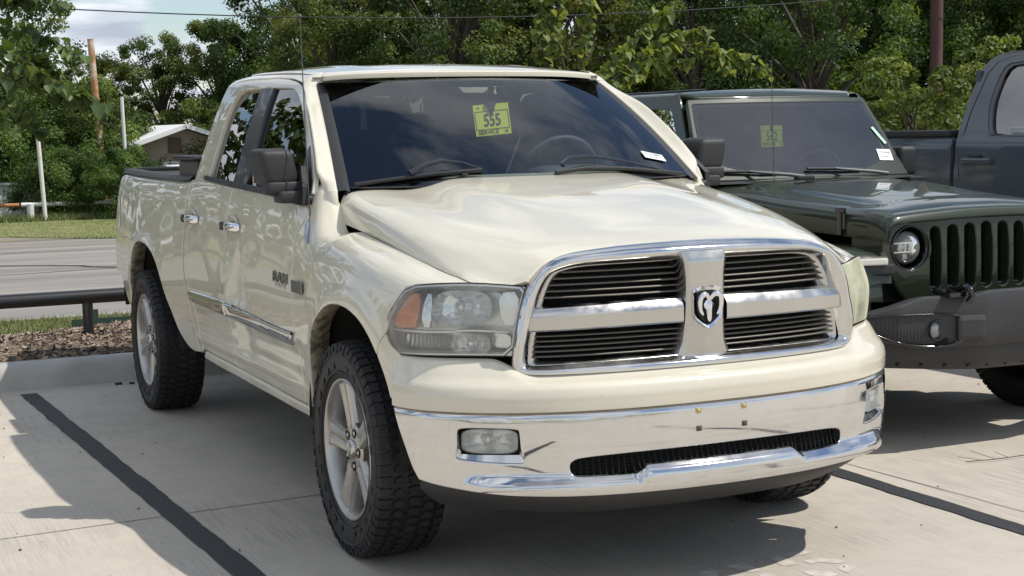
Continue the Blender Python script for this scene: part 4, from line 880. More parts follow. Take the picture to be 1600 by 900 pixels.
MB().box((-.990, .535, .962), (.008, .150, .050), Matrix.Rotation(math.radians(-1.5), 3, 'Z'), bev=.003).build('badge_plate', badge, truck)
text_on_side('HEMI', .026, .535, .975, bright_chrome, 'badge_lettering', truck, 1.5, off=.010, h=.001, bold=.0008); text_on_side('5.7 LITER', .014, .535, .951, bright_chrome, 'badge_lettering', truck, 1.6, off=.010, h=.001)
# ------------------------------------------------------------------ bed, tail, box
mb = MB()
for s in both:
    yy = np.linspace(2.60, 4.56, 30); top = side(yy, np.full(30, .0)); out_ = side(yy, np.full(30, .55)); rows = []
    q = [(s*(top[:, 0]+.020), yy, out_[:, 2]+.012), (s*(top[:, 0]+.014), yy, top[:, 2]+.004), (s*(top[:, 0]-.005), yy, top[:, 2]+.022), (s*(top[:, 0]-.06), yy, top[:, 2]+.024), (s*(top[:, 0]-.085), yy, top[:, 2]+.014), (s*(top[:, 0]-.088), yy, top[:, 2]-.03)]
    MB().grid([np.column_stack(r) for r in q], flip=s > 0).build('bed_rail_cap', blackp, truck)
    MB().grid([np.column_stack([s*(top[:, 0]-.088), yy, top[:, 2]-.01]), np.column_stack([s*(top[:, 0]-.10), yy, 0*yy+.80])], flip=s > 0).build('bed_inner_wall', undercoat, truck)
MB().box((0, 3.58, .80), (1.64, 1.98, .03)).build('bed_floor', undercoat, truck); MB().box((0, 2.60, 1.07), (1.62, .03, .54)).build('bed_front_wall', undercoat, truck)
mb = MB(); mb.box((0, 4.615, 1.06), (1.60, .05, .60), bev=.015); tg = mb.build('tailgate', paint, truck); MB().box((0, 4.61, 1.362), (1.58, .07, .022), bev=.006).build('tailgate_cap', blackp, tg)
for s in both:
    mb = MB(); mb.box((s*.835, 4.615, 1.07), (.10, .07, .36), Matrix.Rotation(-s*.5, 3, 'Z'), bev=.02); mb.build('tail_light', mat('tail_lamp_red', (.25, .015, .02), .15, coat=1) if 'tail_lamp_red' not in MATS else MATS['tail_lamp_red'], truck)
mb = MB(); rows = []
xs = np.linspace(-.90, .90, 30)
for (z, d) in ((.70, .0), (.72, .02), (.735, .0), (.72, .10), (.58, .12), (.50, .08)):
    rows.append([(x, 4.70+d-.16*abs(x/.90)**3, z) for x in xs])
mb.grid(rows, flip=True)
mb.build('rear_bumper', dusty_chrome, truck)
# ------------------------------------------------------------------ interior
mb = MB(); rows = []
for (dy, z) in ((.02, 1.27), (.05, 1.335), (.12, 1.345), (.30, 1.335), (.38, 1.31), (.40, 1.15)): rows.append([(x, .50+dy-.15*(1-abs(x/.8)**2.2), z+.01*(1-(x/.8)**2)) for x in np.linspace(-.78, .78, 20)])
mb.grid(rows, flip=True); mb.grid(se_box((.37, .80, 1.36), (.40, .22, .09), .6, 10, 20), closed_v=True); mb.build('dashboard', dashm, truck)
for sx in (-.40, .40):
    st_ = empty('front_seat', parent=truck); 
    MB().grid(se_box((sx, 1.40, .96), (.50, .52, .20), .4), closed_v=True).build('seat_cushion', seatm, st_)
    mb = MB(); mb.grid(se_box((0, 0, 0), (.50, .16, .66), .45), closed_v=True); mb.move(Matrix.Translation((sx, 1.70, 1.26)) @ Matrix.Rotation(math.radians(-14), 4, 'X')); mb.build('seat_back', seatm, st_)
    MB().grid(se_box((sx, 1.80, 1.65), (.27, .10, .19), .5), closed_v=True).build('headrest', seatm, st_)
st_ = empty('rear_seat', parent=truck); MB().grid(se_box((0, 2.36, 1.22), (1.36, .14, .62), .3), closed_v=True).build('seat_back', seatm, st_)
for sx in (-.42, .42): MB().grid(se_box((sx, 2.38, 1.60), (.25, .08, .14), .5), closed_v=True).build('headrest', seatm, st_)
mb = MB(); th = np.linspace(0, 2*math.pi, 37); M_ = Matrix.Translation((.37, .93, 1.35)) @ Matrix.Rotation(math.radians(24), 4, 'X')
w_ = MB(); w_.tube([tuple(M_ @ Vector((.19*math.cos(t), 0, .19*math.sin(t)))) for t in th], .015, 8, caps=False)
for a_ in (0, math.pi, -math.pi/2): w_.tube([tuple(M_ @ Vector((0, 0, 0))), tuple(M_ @ Vector((.18*math.cos(a_), 0, .18*math.sin(a_))))], .016, 8)
w_.grid([[tuple(M_ @ Vector(q)) for q in r] for r in se_box((0, -.01, 0), (.15, .06, .12), .6, 8, 14)], closed_v=True); w_.build('steering_wheel', dashm, truck)
MB().grid(se_box((0, 1.14, 1.70), (.27, .035, .075), .45), closed_v=True).build('rear_view_mirror', blackp, truck)
for s in both:   # inner pillars and doors, so the cab reads as a room
    MB().add([(s*.90, .6, 1.33), (s*.90, 2.5, 1.33), (s*.86, 2.5, .6), (s*.86, .6, .6)], [(0, 1, 2, 3)]).build('door_card', interior, truck)
    MB().tube([(s*.84, 1.62, 1.33), (s*.80, 1.63, 1.5), (s*.715, 1.64, 1.77)], .045, 8).build('belt_pillar', interior, truck)
MB().add([(-.68, 1.02, 1.785), (.68, 1.02, 1.785), (.68, 2.45, 1.80), (-.68, 2.45, 1.80)], [(0, 1, 2, 3)]).build('headliner', mat('headliner_cloth', (.20, .20, .19), .95), truck)
# windshield labels
def on_wind(a, b, w, h, m_, name, parent, rot=0, off=.0065, rows_=None):
    P = wind_f(np.array([a]), np.array([b]))[0]; ux = wind_f([a+.02], [b])[0]-wind_f([a-.02], [b])[0]; uy = wind_f([a], [b+.02])[0]-wind_f([a], [b-.02])[0]
    ux /= np.linalg.norm(ux); n_ = np.cross(ux, uy); n_ /= np.linalg.norm(n_); uy = np.cross(n_, ux); c_, s_ = math.cos(rot), math.sin(rot); ux, uy = ux*c_+uy*s_, uy*c_-ux*s_
    if n_[1] > 0: n_ = -n_
    return P+n_*off, ux, uy, n_
def paper(P, ux, uy, n_, w, h, m_, name, parent):
    V = [P-ux*w/2-uy*h/2, P+ux*w/2-uy*h/2, P+ux*w/2+uy*h/2, P-ux*w/2+uy*h/2]; return MB().add(V+[v-n_*.0006 for v in V], [(0, 1, 2, 3), (7, 6, 5, 4), (0, 4, 5, 1), (1, 5, 6, 2), (2, 6, 7, 3), (3, 7, 4, 0)]).build(name, m_, parent)
def words(txt, P, ux, uy, n_, size, m_, name, parent, fs=1.0, bold=.0, off=.0008):
    V, F = text_mesh(txt, size, fs, 0, bold); Q = P+np.outer(V[:, 0], ux)+np.outer(V[:, 1], uy)+n_*off; return MB().add(Q, F).build(name, m_, parent)
fr_ = on_wind(.80, .155, 0, 0, 0, 0, 0, rot=-.26); stk = paper(*fr_, .120, .048, white_paper, 'window_label', wsg)
words('VC2259PM', fr_[0]+fr_[2]*.010, *fr_[1:], .022, ink, 'label_lettering', stk, .95); words('1B 81 18KLS', fr_[0]-fr_[2]*.012, *fr_[1:], .014, ink, 'label_lettering', stk, .95)
# yellow hang tag behind the glass
P, ux, uy, n_ = on_wind(-.285, .70, 0, 0, 0, 0, 0, rot=.07, off=-.035)
hx = np.array([.985, -.10, .075]); hx /= np.linalg.norm(hx); hy = np.array([-.06, .10, .99]); hy -= hx*np.dot(hx, hy); hy /= np.linalg.norm(hy); hn = np.cross(hx, hy); hn = hn if hn[1] < 0 else -hn
TG = dict(P=wind_f(np.array([-.022]), np.array([.715]))[0]-hy*.080+np.array([0, .012, 0]), ux=hx, uy=hy, n=hn)
# ================================================================== green four-wheel-drive beside the pickup
olive = mat('olive_paint', (.025, .033, .020), .35, 0, coat=.8, coat_rough=.03, spec=.1, var=(240, (.12, .12, .10), .76, .82))
olive_flat = MATS['olive_paint']
trimblack = mat('textured_bumper_plastic', (.030, .031, .033), .5, bump=(220, .35, 3), var=(6, (.045, .044, .040), .5, .8))
jeep = tag(empty('off_road_car', (2.55, .58, 0)), 'dark olive green boxy off-road car with seven-slot grille, round headlights and a yellow 562 tag', 'car')
def J(name, mb, m, parent=None, auto=None): return mb.build(name, m, parent or jeep, auto)
JH_K = [(-.025, [(.612,.97),(.612,1.00),(.610,1.03),(.598,1.055),(.56,1.070),(.45,1.075),(.3,1.078),(.15,1.08),(0,1.08)]),
        (-.01, [(.618,.97),(.620,1.02),(.612,1.055),(.595,1.080),(.555,1.098),(.45,1.106),(.3,1.112),(.15,1.117),(0,1.118)]),
        (.05, [(.624,.97),(.627,1.03),(.620,1.075),(.60,1.103),(.555,1.122),(.45,1.131),(.3,1.140),(.15,1.146),(0,1.147)]),
        (.35, [(.645,.98),(.650,1.05),(.642,1.10),(.620,1.130),(.572,1.146),(.46,1.153),(.36,1.170),(.16,1.180),(0,1.181)]),
        (.80, [(.682,.99),(.688,1.07),(.680,1.13),(.655,1.160),(.60,1.174),(.48,1.181),(.38,1.205),(.17,1.215),(0,1.216)]),
        (1.20, [(.712,1.0),(.718,1.10),(.710,1.165),(.685,1.195),(.63,1.208),(.50,1.215),(.40,1.236),(.18,1.243),(0,1.244)]),
        (1.46, [(.730,1.0),(.736,1.11),(.728,1.18),(.702,1.212),(.64,1.225),(.52,1.232),(.42,1.248),(.20,1.254),(0,1.255)])]
jhood = Loft([k[0] for k in JH_K], [row(*k) for k in JH_K])
def jhood_full(a, b):
    b = np.atleast_1d(b); r = jhood(a, 8-np.abs(b)); r[:, 0] *= np.sign(b)+(b == 0); return r
panel(jhood_full, [(-.02,-7.6,1),(-.02,0),(-.02,7.6,1),(.5,7.6),(1.40,7.6,1),(1.42,4),(1.43,0),(1.42,-4),(1.40,-7.6,1),(.5,-7.6)], step=.03, sc=(1, .095), out=(0, 0, 1), smooth=1, thick=.02).build('hood', olive, jeep)
def jg(a, b):
    a, b = np.atleast_1d(a), np.atleast_1d(b); return np.column_stack([a, .035*(np.abs(a)/.6)**2.5-.012*np.sin(np.clip((b-.68)/.42, 0, 1)*math.pi)+.012*(b-.9), b])
def jsl(k):
    c = k*.104; h = .0365 if abs(k) < 3 else .034; t = 1.066-.004*abs(k); bt = .742; r = .022
    return [(c-h, bt+r), (c-h, t-r), (c-h+r, t), (c+h-r, t), (c+h, t-r), (c+h, bt+r), (c+h-r, bt), (c-h+r, bt)]
def circ(cx, cz, r, n=32): return [(cx+r*math.cos(t), cz+r*math.sin(t)) for t in np.linspace(0, 2*math.pi, n+1)[:-1]]
gout = [(0,.655),(.30,.66),(.43,.675),(.50,.72),(.56,.81),(.60,.92),(.607,1.0),(.60,1.045),(.57,1.068),(.50,1.082),(.3,1.092),(0,1.096)]
gout = gout+[(-x, z) for x, z in gout[-2:0:-1]]
jgr = panel(jg, gout, holes=[jsl(k) for k in range(-3, 4)]+[circ(s*.455, .955, .108) for s in both], step=.03, sc=(1, 1), out=(0, -1, 0), smooth=1, hem=.007, drop=.006, thick=.03, hole_thick=.06).build('grille', olive, jeep)
for k in range(-3, 4):
    c = k*.104; mb = MB()
    for i in range(28):
        z = .755+i*.0112
        pts = [(c+dx, .045+.035*(abs(c+dx)/.6)**2.5, z+(.0042 if (j+i) % 2 else -.0042)) for j, dx in enumerate(np.linspace(-.036, .036, 9))]; mb.tube(pts, .0022, 4, caps=False)
    mb.box((c, .034, .752), (.066, .03, .022), bev=.008); J('grille_mesh', mb, glossblack, jgr)
J('radiator', MB().box((0, .09, .9), (1.16, .02, .42)), deep)
for s in both:
    hl = empty('headlight', parent=jeep); mb = MB(); c = (s*.455, 0, .955)
    mb.lathe([(-.004, .111), (-.012, .108), (-.012, .102), (.0, .099), (.07, .097), (.09, .09)], 'y', (s*.455, .025, .955), 48); J('bezel', mb, glossblack, hl)
    mb = MB(); mb.lathe([(.095, .10), (.05, .085), (.045, .080)], 'y', c, 40); mb.lathe([(.10, .09), (.10, .0)], 'y', c, 40); J('lamp_ring', mb, glossblack, hl)
    mb = MB(); mb.lathe([(.05, .083), (.018, .078), (-.004, .055), (-.012, .03), (-.014, 0)], 'y', (s*.455, .02, .955), 40); J('lens', mb, lens, hl)
    mb = MB(); mb.box((s*.455, .055, .978), (.14, .012, .007)); mb.box((s*.455, .055, .934), (.14, .012, .007)); mb.box((s*.455, .057, .956), (.006, .012, .05)); J('light_bar', mb, reflector, hl)
    mb = MB(); mb.lathe([(.05, .02), (.085, .008), (.088, 0)], 'y', (s*.485, .0, .956), 20); mb.lathe([(.05, .022), (.085, .008), (.088, 0)], 'y', (s*.42, .0, .956), 20); mb.lathe([(.06, .02), (.085, .005)], 'y', (s*.455, 0, .905), 20); J('projector', mb, reflector, hl)
# bumper
def jb(a):   # plan of the bumper front, a = x
    a = np.abs(np.atleast_1d(a)); return np.interp(a, [0, .28, .34, .50, .72, .86, .92], [-.335, -.335, -.322, -.275, -.235, -.16, -.06])
xs = np.concatenate([-np.linspace(.92, 0, 40), np.linspace(0, .92, 40)[1:]]); prof = [(.10, .735), (.02, .752), (.006, .748), (0, .735), (-.002, .60), (.004, .53), (.014, .508), (.03, .50)]
rows = []
for (d, z) in prof:
    rr_ = []
    for x in xs:
        ax_ = abs(x); up_ = .018*float(sstep(.36, .26, ax_)); dd = d
        lim = float(np.interp(ax_, [0, .6, .92], [1, 1, .62])); zz = .50+(z-.50)*(1 if ax_ < .6 else lim+.38*0+.0)+up_*(z > .7)+(.055*sstep(.55, .92, ax_) if z < .7 else 0)
        rr_.append((x, float(jb(x)[0])+dd, float(zz)))
    rows.append(rr_)
mb = MB(); mb.grid(rows, flip=False); jbum = J('bumper', mb, trimblack, auto=35)
rows = [[(x, float(jb(x)[0])+dy+.10*abs(x/.8)**2, z+.03*abs(x/.8)**3) for x in np.linspace(-.80, .80, 40)] for dy, z in ((.03, .53), (.035, .47), (.05, .41), (.075, .385), (.12, .38), (.2, .40))]
mb = MB(); mb.grid(rows); dam = J('skid_panel', mb, trimblack, auto=35)
for k in range(-6, 7):
    x = k*.105; mb = MB(); mb.box((x, float(jb(x)[0])+.054+.10*abs(x/.8)**2, .418+.03*abs(x/.8)**3), (.060, .006, .006), Matrix.Rotation(-.55, 3, 'Y')); J('skid_slot', mb, deep, dam)
for s in both:
    # fog lamp pod: recessed shell, mesh, lamp, outer cheek block
    pod = empty('fog_lamp', parent=jbum)
    def onb(x, z, d): return (s*x, float(jb(x)[0])-d+(.0), z)
    ring_ = [(.39,.64),(.46,.668),(.70,.672),(.84,.668),(.885,.65),(.86,.60),(.74,.545),(.62,.520),(.47,.512),(.40,.54)]
    R2 = resample(ring_, .02, (1, 1), 2); c_ = R2.mean(0); rows = []
    for (t, d) in ((1.06, -.004), (1.03, .010), (.98, .012), (.93, .002), (.90, -.03)): rows.append([onb(c_[0]+(q[0]-c_[0])*t, c_[1]+(q[1]-c_[1])*t, d) for q in R2])
    mb = MB(); mb.grid(rows, closed_v=True, flip=s > 0); J('fog_surround', mb, glossblack, pod)
    mb = MB(); R3 = [onb(c_[0]+(q[0]-c_[0])*.95, c_[1]+(q[1]-c_[1])*.95, -.004) for q in R2]; mb.add(R3, [tuple(range(len(R3)))], None, 0); J('fog_back', mb, deep, pod)
    mb = MB()
    for i in range(9):
        for j in range(14):
            x = .585+j*.017; z = .558+i*.0115+(.0+(.0 if j % 2 else .0055)); 
            if z < .545+.10*max(0, (x-.62)): continue
            mb.box(onb(x, z, .0), (.0115, .003, .0055))
    J('fog_mesh', mb, trimblack, pod)
    mb = MB(); mb.lathe([(.03, .048), (-.006, .050), (-.010, .046), (.0, .042), (.03, .040)], 'y', onb(.525, .592, .0), 30); J('fog_ring', mb, glossblack, pod)
    mb = MB(); mb.lathe([(.0, .040), (-.008, .028), (-.011, 0)], 'y', onb(.535, .592, -.004), 24); J('fog_lens', mb, mat('fog_glass', (.25, .25, .25), .15, .5) if 'fog_glass' not in MATS else MATS['fog_glass'], pod)
    mb = MB(); mb.box((s*.365, -.315, .598), (.150, .045, .118), Matrix.Rotation(s*.22, 3, 'Z'), bev=.022); J('bumper_step', mb, trimblack, jbum)
    mb = MB(); mb.tube([(s*.395, -.20, .765), (s*.395, -.30, .790), (s*.395, -.345, .785), (s*.395, -.355, .75), (s*.395, -.33, .725)], .014, 10); mb.box((s*.44, -.26, .76), (.11, .13, .022), Matrix.Rotation(.05, 3, 'X'), bev=.006); J('tow_hook', mb, glossblack, jbum)
    # wide fender flare with lamp in its front
    fl = empty('fender_flare', parent=jeep); ys = [-.03, -.02, .02, .12, .30, .60, .95, 1.12, 1.22]; zt = [.80, .90, .945, .965, .972, .972, .955, .90, .78]; rows = []
    for y, z in zip(ys, zt): 
        xo = .93-.16*float(sstep(.12, -.03, y)); rows.append([(s*(.60+.02*max(0, y)), y, z-.004), (s*(xo-.10), y, z), (s*(xo-.025), y, z-.008), (s*xo, y, z-.03), (s*xo, y+(.0), z-.075), (s*(xo-.03), y, z-.085), (s*(xo-.12), y, z-.09)])
    mb = MB(); mb.grid(rows, flip=s > 0); J('flare_top', mb, olive, fl, 40)
    mb = MB(); mb.box((s*.715, .005, .865), (.25, .06, .055), Matrix.Rotation(s*.25, 3, 'Z'), bev=.012); J('flare_front', mb, trimblack, fl)
    mb = MB(); mb.box((s*.72, -.018, .905), (.17, .045, .034), Matrix.Rotation(s*.25, 3, 'Z'), bev=.008); J('running_lamp', mb, mat('running_lamp_lens', (.72, .70, .62), .15, coat=1) if 'running_lamp_lens' not in MATS else MATS['running_lamp_lens'], fl)
    mb = MB(); mb.box((s*.60, .14, .93), (.03, .24, .20)); mb.build('fender_side', olive, fl)
    mb = MB(); mb.box((s*.71, .55, .62), (.10, 1.0, .50)); J('wheel_liner', mb, deep, fl)
    # bonnet latch
    mb = MB(); mb.box((s*.645, .30, 1.085), (.02, .05, .10), bev=.008); mb.box((s*.660, .30, 1.075), (.018, .028, .13), bev=.006); mb.box((s*.652, .30, 1.135), (.028, .06, .03), bev=.008); J('hood_latch', mb, glossblack)
    # body side, doors
    tub = [(1.36,.50,1),(3.95,.50,1),(3.95,1.255,1),(1.42,1.235,1),(1.30,.95)]
    fside = lambda a, b, s=s: np.column_stack([s*(.755-.06*np.clip((np.asarray(b)-.9)/.4, 0, 1)**2+0*np.asarray(a)), np.asarray(a), np.asarray(b)])
    panel(fside, tub, step=.15, sc=(1, 1), out=(s, 0, 0), smooth=0).build('body_side', olive, jeep)
    fup = lambda a, b, s=s: np.column_stack([s*(.715-.075*(np.asarray(b)-1.24)/.5+0*np.asarray(a)), np.asarray(a), np.asarray(b)])
    panel(fup, [(1.60,1.25,1),(3.92,1.25,1),(3.88,1.74,1),(1.88,1.74,1),(1.84,1.70)], holes=[[(1.72,1.28,1),(2.42,1.28,1),(2.42,1.63),(2.38,1.66),(1.95,1.66),(1.91,1.63)],[(2.52,1.28),(3.05,1.28),(3.05,1.66),(2.55,1.66)],[(3.15,1.30),(3.78,1.30),(3.76,1.66),(3.15,1.66)]], step=.12, sc=(1, 1), out=(s, 0, 0), smooth=1).build('upper_side', olive, jeep)
    MB().add([(s*.665, 1.62, 1.25), (s*.665, 3.88, 1.25), (s*.645, 3.86, 1.70), (s*.645, 1.86, 1.70)], [(0, 1, 2, 3)]).build('side_window', side_glass, jeep)
    # mirror
    mr_ = empty('side_mirror', parent=jeep); mb = MB(); mb.grid(se_box((s*.765, 1.60, 1.325), (.125, .12, .175), .35, 14, 26), closed_v=True); J('housing', mb, blackp, mr_); mb = MB(); mb.tube([(s*.69, 1.62, 1.24), (s*.78, 1.60, 1.26)], .03, 8); J('mirror_arm', mb, blackp, mr_)
jr = lambda a, b: np.column_stack([np.asarray(a), np.asarray(b), 1.752+.022*(1-(np.asarray(a)/.62)**2)-.05*np.clip((1.95-np.asarray(b))/.15, 0, 1)**2])
panel(jr, [(-.62,1.84),(-.3,1.80),(.3,1.80),(.62,1.84),(.625,2.2),(.61,3.9,1),(-.61,3.9,1),(-.625,2.2)], step=.08, sc=(1, 1), out=(0, 0, 1), smooth=1, hem=.02, drop=.012, thick=.03).build('roof', olive, jeep)
mb = MB()
for x in (-.36, .36): J('roof_rib', MB().box((x, 2.6, 1.772), (.035, 1.1, .012), bev=.004), olive)
J('rear_body', MB().box((0, 3.93, 1.1), (1.36, .05, 1.2)), olive); J('floor', MB().box((0, 2.3, .52), (1.4, 3.3, .08)), undercoat); J('chassis', MB().box((0, .45, .50), (.9, 1.1, .24)), undercoat)
# windscreen frame and glass
def jw(a, b):
    a, b = np.atleast_1d(a), np.atleast_1d(b); hw = .70-.085*b; return np.column_stack([a*hw, 1.50+.29*b-.035*(1-a*a), 1.262+.435*b])
panel(jw, [(-1.03,-.03,1),(1.03,-.03,1),(1.03,1.0),(1.0,1.05),(-1.0,1.05),(-1.03,1.0)], holes=[[(-.975,.02),(.975,.02),(.982,.94),(.95,.975),(-.95,.975),(-.982,.94)]], step=.08, sc=(.66, .52), out=(0, -1, .3), smooth=1, hem=.008, drop=.005, thick=.03).build('windshield_frame', olive, jeep)
jwg = panel(jw, [(-.985,.01),(.985,.01),(.99,.95),(.96,.985),(-.96,.985),(-.99,.95)], step=.08, sc=(.66, .52), out=(0, -1, .3), smooth=1, hem=.002, drop=0, thick=.003, off=-.004).build('windshield', glass_mat('dusty_windscreen', (.80, .88, .85), 1.52, haze=.025, hcol=(.55, .62, .6), boost=.09), jeep)
panel(jw, [(-.985,.01),(.985,.01),(.99,.95),(.96,.985),(-.96,.985),(-.99,.95)], holes=[[(-.95,.05),(.95,.05),(.945,.91),(.90,.94),(-.90,.94),(-.945,.91)]], step=.08, sc=(.66, .52), out=(0, -1, .3), smooth=1, hem=.002, drop=0, thick=.001, off=-.006).build('windshield_band', mat('grey_frit', (.05, .05, .055), .4), jwg)
def jpt(a, b, o=.0): P = jw(np.array([a]), np.array([b]))[0]; return (P[0], P[1]-o, P[2]+o*.6)
rows = [[(x, y-.03*(1-(x/.7)**2), z) for x in np.linspace(-.70, .70, 12)] for y, z in ((1.38, 1.235), (1.44, 1.245), (1.50, 1.245))]; J('cowl', MB().grid(rows, flip=True), trimblack)
for (a0, a1) in ((-.42, -.95), (.42, -.15)):
    mb = MB(); mb.tube([(a0*.7+.18, 1.37, 1.262), (a0*.7+.10, 1.40, 1.275), (a0*.7-.05, 1.44, 1.29)]+[jpt(a0-.18, .06, .02)], [.011, .011, .008, .006], 8); w = J('wiper', mb, mat('wiper_grey', (.16, .16, .16), .4) if 'wiper_grey' not in MATS else MATS['wiper_grey'])
    mb = MB(); mb.tube([jpt(a0-.45, .075, .012), jpt(a0-.15, .06, .014), jpt(a0+.10, .045, .012)], .009, 6); J('wiper_blade', mb, blackp, w)
for x in (-.22, .55): J('hood_bumper', MB().box((x, 1.22, 1.262 if x < 0 else 1.235), (.11, .05, .022), bev=.006), blackp)
st_ = empty('front_seat', parent=jeep)
for sx in (-.36, .36): MB().grid(se_box((sx, 2.35, 1.2), (.48, .16, .7), .45), closed_v=True).build('seat_back', seatm, st_); MB().grid(se_box((sx, 2.40, 1.58), (.26, .10, .16), .5), closed_v=True).build('headrest', seatm, st_)
MB().box((0, 1.72, 1.17), (1.34, .34, .15), bev=.04).build('dashboard', dashm, jeep)
th = np.linspace(0, 2*math.pi, 29); M_ = Matrix.Translation((.36, 1.95, 1.22)) @ Matrix.Rotation(math.radians(22), 4, 'X'); mb = MB(); mb.tube([tuple(M_ @ Vector((.19*math.cos(t), 0, .19*math.sin(t)))) for t in th], .015, 8, caps=False); mb.build('steering_wheel', dashm, jeep)
MB().add([(-.6, 1.86, 1.72), (.6, 1.86, 1.72), (.6, 3.8, 1.72), (-.6, 3.8, 1.72)], [(0, 1, 2, 3)]).build('headliner', MATS['headliner_cloth'], jeep)
# label and sticker strip on its glass
def jput(a, b, o=.004, rot=0):
    P = jw(np.array([a]), np.array([b]))[0]; ux = np.array([1., .0, 0]); uy = jw([a], [b+.02])[0]-jw([a], [b-.02])[0]; uy -= ux*uy[0]; uy /= np.linalg.norm(uy); n_ = np.cross(ux, uy); n_ = n_ if n_[1] < 0 else -n_; c_, s_ = math.cos(rot), math.sin(rot); return P+n_*o, ux*c_+uy*s_, uy*c_-ux*s_, n_
q = jput(.875, .235, .004, -.06); l_ = paper(*q, .098, .078, white_paper, 'window_label', jwg); words('C2227MXB', q[0]+q[2]*.014, *q[1:], .020, ink, 'label_lettering', l_, .85); words('0117DELA', q[0]-q[2]*.014, *q[1:], .014, ink, 'label_lettering', l_, .9)
q = jput(.93, .50, .004, .42); paper(*q, .02, .13, mat('mint_sticker', (.45, .75, .55), .6), 'sticker_strip', jwg)
uyj = np.array([0, .10, .995]); TJ = dict(P=jw(np.array([-.20]), np.array([.70]))[0]+np.array([2.55, .58, 0])-uyj*.075+np.array([0, .012, 0]), ux=np.array([1., 0, 0]), uy=uyj, n=np.array([0, -1., .10]))
jw_ = empty('wheel', (-.79, .52, .402), parent=jeep); make_tyre(.405, .26, .235, seed=9).build('tyre', [sidewall_m, rubber], jw_)
MB().lathe([(-.10, .240), (-.11, .232), (-.09, .215), (-.06, .20), (-.075, .10), (-.09, .06), (-.09, 0)], 'x', n=40).lathe([(-.10, .238), (.11, .238), (.08, .0)], 'x', n=40).build('rim', glossblack, jw_)
for (x, y, rz) in ((.79, .52, math.pi), (-.79, 3.45, 0), (.79, 3.45, math.pi)): w_ = copy_tree(jw_, jeep); w_.location = (x, y, .402); w_.rotation_euler = (.3, 0, rz)
mb = MB(); mb.tube([(-.60, .95, 1.14), (-.605, .97, 1.9)], .0022, 6); J('antenna_rod', mb, MATS['antenna_steel'])

